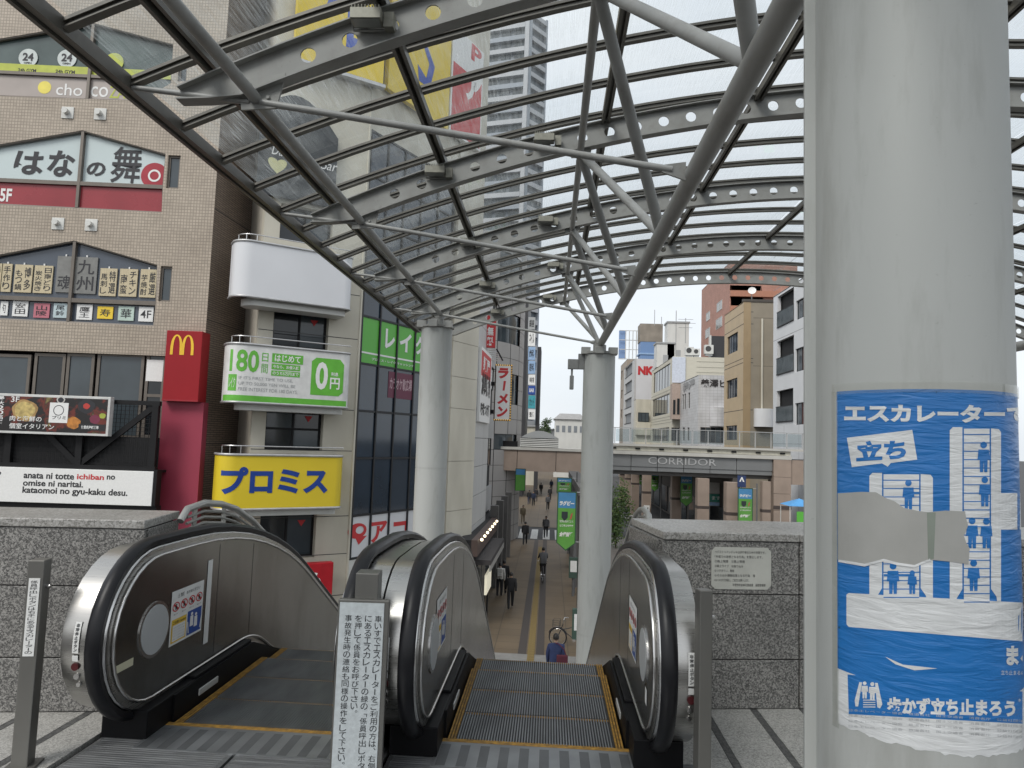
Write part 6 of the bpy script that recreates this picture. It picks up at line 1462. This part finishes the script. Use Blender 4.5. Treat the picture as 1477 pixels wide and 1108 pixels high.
# place where the paper is torn away and the column shows
torn = M('bare_column_patch', (.43, .425, .40), .35, .25, .08, 7)
draw(shp([(90, 386), (150, 382), (190, 383), (215, 398), (240, 408), (262, 424), (300, 432), (325, 435), (370, 431), (421, 433), (424, 452), (429, 470), (418, 497), (424, 515), (433, 530), (430, 572), (395, 566), (330, 560), (310, 566), (290, 576), (250, 570), (210, 560), (160, 573), (120, 566), (90, 560)]), torn, 'torn_area', .0042)
draw(shp([(92, 560), (120, 564), (160, 571), (210, 558), (250, 568), (290, 574), (310, 565), (330, 557), (332, 563), (310, 571), (290, 581), (248, 575), (208, 565), (160, 578), (92, 566)]), pw, 'torn_edge', .0046)
draw(shp([(322, 436), (345, 436), (340, 558), (325, 560)]), M('glue_residue', (.24, .27, .23), .5), 'glue_mark', .0046)
# clear tape round the poster edge
tape = glassmat('clear_tape', (.93, .93, .91), 1, .05)
ring_sheet('tape', tape, zT-.012, zT+.03, .0052, thL-.06, thR, 50)
ring_sheet('tape', tape, zB-.02, zT, .0050, thL-.07, thL+.03, 4)
for i, (x, y, r_) in enumerate(((1213, 568, 3), (1212, 905, 5), (1350, 566, 3))):
    th, zz = cyl(x, y); b = MB(); b.add([loc(cpos(th+.0016*r_*math.cos(a), zz+.0016*r_*.4*math.sin(a), .0056)) for a in [2*math.pi*k/10 for k in range(10)]], [tuple(range(10))]); b.build('glue_mark', M('dark_green_glue', (.02, .06, .04), .6), po)
# ================================================================== people
SKIN, HAIR = M('skin', (.42, .27, .19), .6), M('hair_dark', (.015, .012, .01), .5)
def body_mesh(name, J, E, root=0):
    me = bpy.data.meshes.new(name); me.from_pydata([j[0] for j in J], E, []); o = bpy.data.objects.new(name, me); COL.objects.link(o)
    md = o.modifiers.new('skin', 'SKIN'); md.use_smooth_shade = True
    sub = o.modifiers.new('sub', 'SUBSURF'); sub.levels = 2; sub.render_levels = 2
    sl = me.skin_vertices[0].data if me.skin_vertices else None
    if sl is None:
        bpy.context.view_layer.objects.active = o; bpy.ops.object.skin_root_mark() if False else None
    for i, j in enumerate(J): me.skin_vertices[0].data[i].radius = j[1]
    me.skin_vertices[0].data[root].use_root = True
    bpy.context.view_layer.update(); dg = bpy.context.evaluated_depsgraph_get()
    r = bpy.data.meshes.new_from_object(o.evaluated_get(dg)); bpy.data.objects.remove(o); r.name = name
    return r
def make_pose(kind):
    # facing +y, height 1 unit = 1.70 m, metres
    st = {'walk': .24, 'stand': .03, 'ride': 0}[kind]; ar = {'walk': .18, 'stand': .03, 'ride': 0}[kind]
    J = [((0, 0, .92), (.185, .135)), ((0, .01, 1.12), (.175, .125)), ((0, .0, 1.34), (.20, .125)), ((0, 0, 1.44), (.07, .065)), ((0, .02, 1.50), (.055, .06)), ((0, .035, 1.58), (.082, .098)), ((0, .025, 1.66), (.07, .085))]
    E = [(0, 1), (1, 2), (2, 3), (3, 4), (4, 5), (5, 6)]
    def chain(a, pts):
        k = a
        for p in pts: J.append(p); E.append((k, len(J)-1)); k = len(J)-1
    for s in (-1, 1):
        if kind == 'ride':
            chain(0, [((s*.09, .05, .88), (.09, .09)), ((s*.11, .42, .72 if s > 0 else .82), (.06, .062)), ((s*.11, .30, .32 if s > 0 else .45), (.042, .045)), ((s*.11, .40, .26 if s > 0 else .39), (.035, .035))])
            chain(2, [((s*.19, .04, 1.38), (.06, .06)), ((s*.24, .22, 1.16), (.045, .045)), ((s*.24, .46, 1.08), (.034, .034)), ((s*.23, .53, 1.07), (.03, .03))])
        else:
            chain(0, [((s*.09, 0, .85), (.105, .108)), ((s*.10, s*st*.55+.03, .48), (.078, .08)), ((s*.10, s*st*1.1-.02 if s*st > 0 else s*st*1.35, .09), (.056, .058)), ((s*.105, s*st*1.1+.12 if s*st > 0 else s*st*1.35+.10, .045), (.04, .03))])
            chain(2, [((s*.19, -.005, 1.38), (.072, .072)), ((s*.235, -s*ar*.5-.02, 1.12), (.06, .06)), ((s*.235, -s*ar+.05, .88), (.046, .046)), ((s*.23, -s*ar+.08, .79), (.034, .028))])
    if kind == 'ride':  # lean forward
        J = [((p[0], p[1]+max(0, p[2]-.92)*.28 if i < 7 else p[1]+(.10 if i in range(11, 15) or i in range(15+4, 23) else 0), p[2]), r) for i, (p, r) in enumerate(J)]
    m = body_mesh('body', J, E)
    for q in (SKIN, SKIN, SKIN, SKIN, SKIN): m.materials.append(q)
    mi = []
    for p in m.polygons:
        c = p.center
        if c.z > 1.47: k = 0
        elif abs(c.x) > .19 and c.z < (.85 if kind != 'ride' else 1.11) and (kind != 'ride' or c.y > .45) and c.z > .7: k = 0
        elif c.z > .90 or (abs(c.x) > .19 and c.z > .8): k = 2
        elif c.z > (.10 if kind != 'ride' else .34): k = 3
        else: k = 4
        mi.append(k)
    m.polygons.foreach_set('material_index', mi)
    return m
POSES = {k: make_pose(k) for k in ('walk', 'stand', 'ride')}
def hair_mesh(kind):
    b = MB(); oy = .03 if kind != 'ride' else .22
    V = []; n, mrow = 14, 6
    for j in range(mrow+1):
        ph = math.pi*.62*j/mrow
        for i in range(n):
            a = 2*math.pi*i/n; rr_ = math.sin(ph); fr = 1.0-.28*max(0, math.sin(a))*(j/mrow)
            drop = math.cos(ph)
            if math.sin(a) > .2 and drop < .35: drop = .35
            V.append((.093*rr_*math.cos(a), oy-.012+.112*rr_*math.sin(a)*fr, 1.60+.125*drop))
    b.add(V, [(j*n+i, j*n+(i+1) % n, (j+1)*n+(i+1) % n, (j+1)*n+i) for j in range(mrow) for i in range(n)]); return b.mesh('hair', HAIR, 60)
HM = {k: hair_mesh(k) for k in POSES}
nose_b = MB().add([(-.013, .125, 1.565), (.013, .125, 1.565), (0, .158, 1.567), (0, .12, 1.61)], [(0, 2, 3), (2, 1, 3), (0, 1, 2), (0, 3, 1)]).mesh('nose', SKIN)
def person(pos, kind, top, bottom, label, face=0, h=1.70, hair=None, cat='person', group='pedestrians on the shopping street'):
    t = thing('person', label, cat, pos, face, group); s = h/1.70; t.scale = (s, s, s)
    o = link('body', POSES[kind], t)
    for i, m in enumerate((SKIN, SKIN, top, bottom, M('shoe', (.03, .028, .026), .6))):
        o.material_slots[i].link = 'OBJECT'; o.material_slots[i].material = m
    link('hair', HM[kind], t)
    if kind != 'ride': link('nose', nose_b, t)
    return t
def C(n, c): return M('cloth_'+n, c, .85, 0, .2, 6, bump=.1, bs=40)
navy, blk, khk, wht, gry, dkb, pnk = C('navy', (.03, .045, .12)), C('black', (.016, .016, .018)), C('khaki', (.22, .18, .12)), C('white', (.5, .49, .46)), C('grey', (.12, .12, .125)), C('darkblue', (.02, .03, .06)), C('wine', (.10, .02, .035))
def foot(px, py): return atZ(px, py, Z_ST)
pm = atY(801, 955, 21.8); mp_ = (pm.x, 21.8, Z_ST)
person(mp_, 'stand', navy, blk, 'person in a navy jacket with a wine-red bag at the foot of the escalator', R(-8), 1.78)
bg_ = thing('shoulder_bag', 'dark wine-red shoulder bag at the back of the person in navy', 'bag', (mp_[0]+.2, 21.58, Z_ST+.93))
bx('bag_body', wne := pnk, bg_, -.17, .17, -.07, .05, 0, .30, .03)
MB().pipe([(.12, -.02, .28), (.05, -.05, .48), (-.12, .0, .62), (-.2, .12, .60)], .016, 6).build('strap', pnk, bg_)
plist = [((720, 861), 'stand', wht, blk, 'person with a white backpack in the group of three by the shops', 0, 1.62), ((726, 858), 'stand', blk, blk, 'person in black standing just right of the white backpack', .2, 1.66), ((736, 878), 'walk', blk, blk, 'person in a dark coat walking apart in front of the group of three', .1, 1.6),
 ((757, 786), 'walk', blk, blk, 'person in black walking left of the cyclist stripe before the crossing', 0, 1.66), ((787, 776), 'walk', gry, blk, 'person in grey walking towards us on the crossing', math.pi, 1.7), ((754, 755), 'walk', khk, khk, 'person in a beige coat beyond the crossing', math.pi, 1.65),
 ((763, 728), 'walk', blk, dkb, 'leftmost of the dark group far down the street', 0, 1.7), ((769, 730), 'walk', dkb, blk, 'middle person of the dark group far down the street', math.pi, 1.7), ((773, 724), 'walk', blk, gry, 'right person of the dark group far down the street', 0, 1.7), ((790, 736), 'walk', gry, blk, 'person in grey right of the stripe far down the street', math.pi, 1.7), ((793, 722), 'walk', blk, blk, 'person in black behind the grey one far down the street', 0, 1.7), ((780, 714), 'walk', blk, blk, 'farthest small figure in the middle of the street', 0, 1.7), ((795, 708), 'walk', dkb, blk, 'farthest small figure at the right under the bridge', 0, 1.7), ((745, 735), 'walk', wht, gry, 'person in pale clothes near the left shops beyond the crossing', math.pi, 1.6)]
for (px_, py_), kd, a, b_, lb, fc, hh in plist:
    p = foot(px_, py_); person((p.x, p.y, Z_ST+.012), kd, a, b_, lb, fc, hh)
bp = thing('backpack', 'white backpack on the person by the shops', 'backpack', tuple(foot(720, 861)+Vector((0, -.20, 1.0))))
bx('pack', wht, bp, -.15, .15, -.09, .08, 0, .42, .05); bx('pocket', wht, bp, -.11, .11, -.13, -.085, .04, .2, .02)
# ------------------------------------------------------------------ bicycles
def bicycle(pos, rz, label, basket=True):
    t = thing('bicycle', label, 'bicycle', pos, rz); fm = M('bike_frame', (.05, .05, .055), .35, .4); ch = steel_trim; r = .33
    for y in (0, 1.05):
        w_ = MB(); w_.pipe([(0, y+r*math.cos(2*math.pi*i/24), r+r*math.sin(2*math.pi*i/24)) for i in range(24)], .02, 6, True); wo = w_.build('wheel', rubber, t, smooth=60)
        MB().pipe([(0, y+(r-.025)*math.cos(2*math.pi*i/24), r+(r-.025)*math.sin(2*math.pi*i/24)) for i in range(24)], .010, 5, True).build('rim', ch, wo)
        s = MB()
        for i in range(12): s.tube((0, y, r), (0, y+(r-.03)*math.cos(2*math.pi*i/12), r+(r-.03)*math.sin(2*math.pi*i/12)), .003, n=4)
        s.build('spokes', ch, wo)
        MB().pipe([(0, y+(r+.04)*math.cos(R(20+i*14)), r+(r+.04)*math.sin(R(20+i*14))) for i in range(11)], .018, 5).build('mudguard', fm, t)
    P_ = {'bb': (0, .42, .30), 'seat': (0, .26, .80), 'head': (0, .86, .82), 'fork': (0, 1.05, r), 'rear': (0, 0, r), 'low': (0, .90, .62)}
    for a, c in (('bb', 'seat'), ('bb', 'low'), ('seat', 'low'), ('bb', 'rear'), ('seat', 'rear'), ('head', 'fork')): MB().tube(P_[a], P_[c], .017, n=8).build('frame_tube', fm, t, smooth=50)
    bx('saddle', rubber, t, -.09, .09, .12, .36, .84, .90, .03); MB().pipe([(-.28, .70, 1.0), (-.2, .84, 1.02), (0, .85, .95), (.2, .84, 1.02), (.28, .70, 1.0)], .013, 6).build('handlebar', ch, t); MB().tube((0, .86, .82), (0, .85, .95), .015, n=6).build('stem', ch, t)
    MB().tube((-.10, .42, .30), (.10, .42, .30), .07, n=12).build('crank', ch, t)
    if basket:
        b = MB()
        for z in (.72, .80, .88, .96): b.pipe([(-.17, .98, z), (.17, .98, z), (.17, 1.24, z), (-.17, 1.24, z)], .006, 4, True)
        for i in range(6): b.tube((-.17+i*.068, .98, .72), (-.17+i*.068, .98, .96), .004, n=4).tube((-.17+i*.068, 1.24, .72), (-.17+i*.068, 1.24, .96), .004, n=4)
        b.build('basket', M('basket_dark', (.06, .055, .05), .6), t)
    return t
p = foot(783, 838); bicycle((p.x, p.y-.45, Z_ST+.012), R(4), 'bicycle ridden down the middle of the street')
person((p.x, p.y-.30, Z_ST+.10), 'ride', gry, blk, 'cyclist in grey riding away down the street', R(4), 1.72)
p = foot(815, 935); bicycle((p.x+.75, p.y, Z_ST+.004), R(78), 'parked bicycle with a dark basket beside the far column')
# ================================================================== air: none (near scene); tidy
bpy.context.view_layer.update()
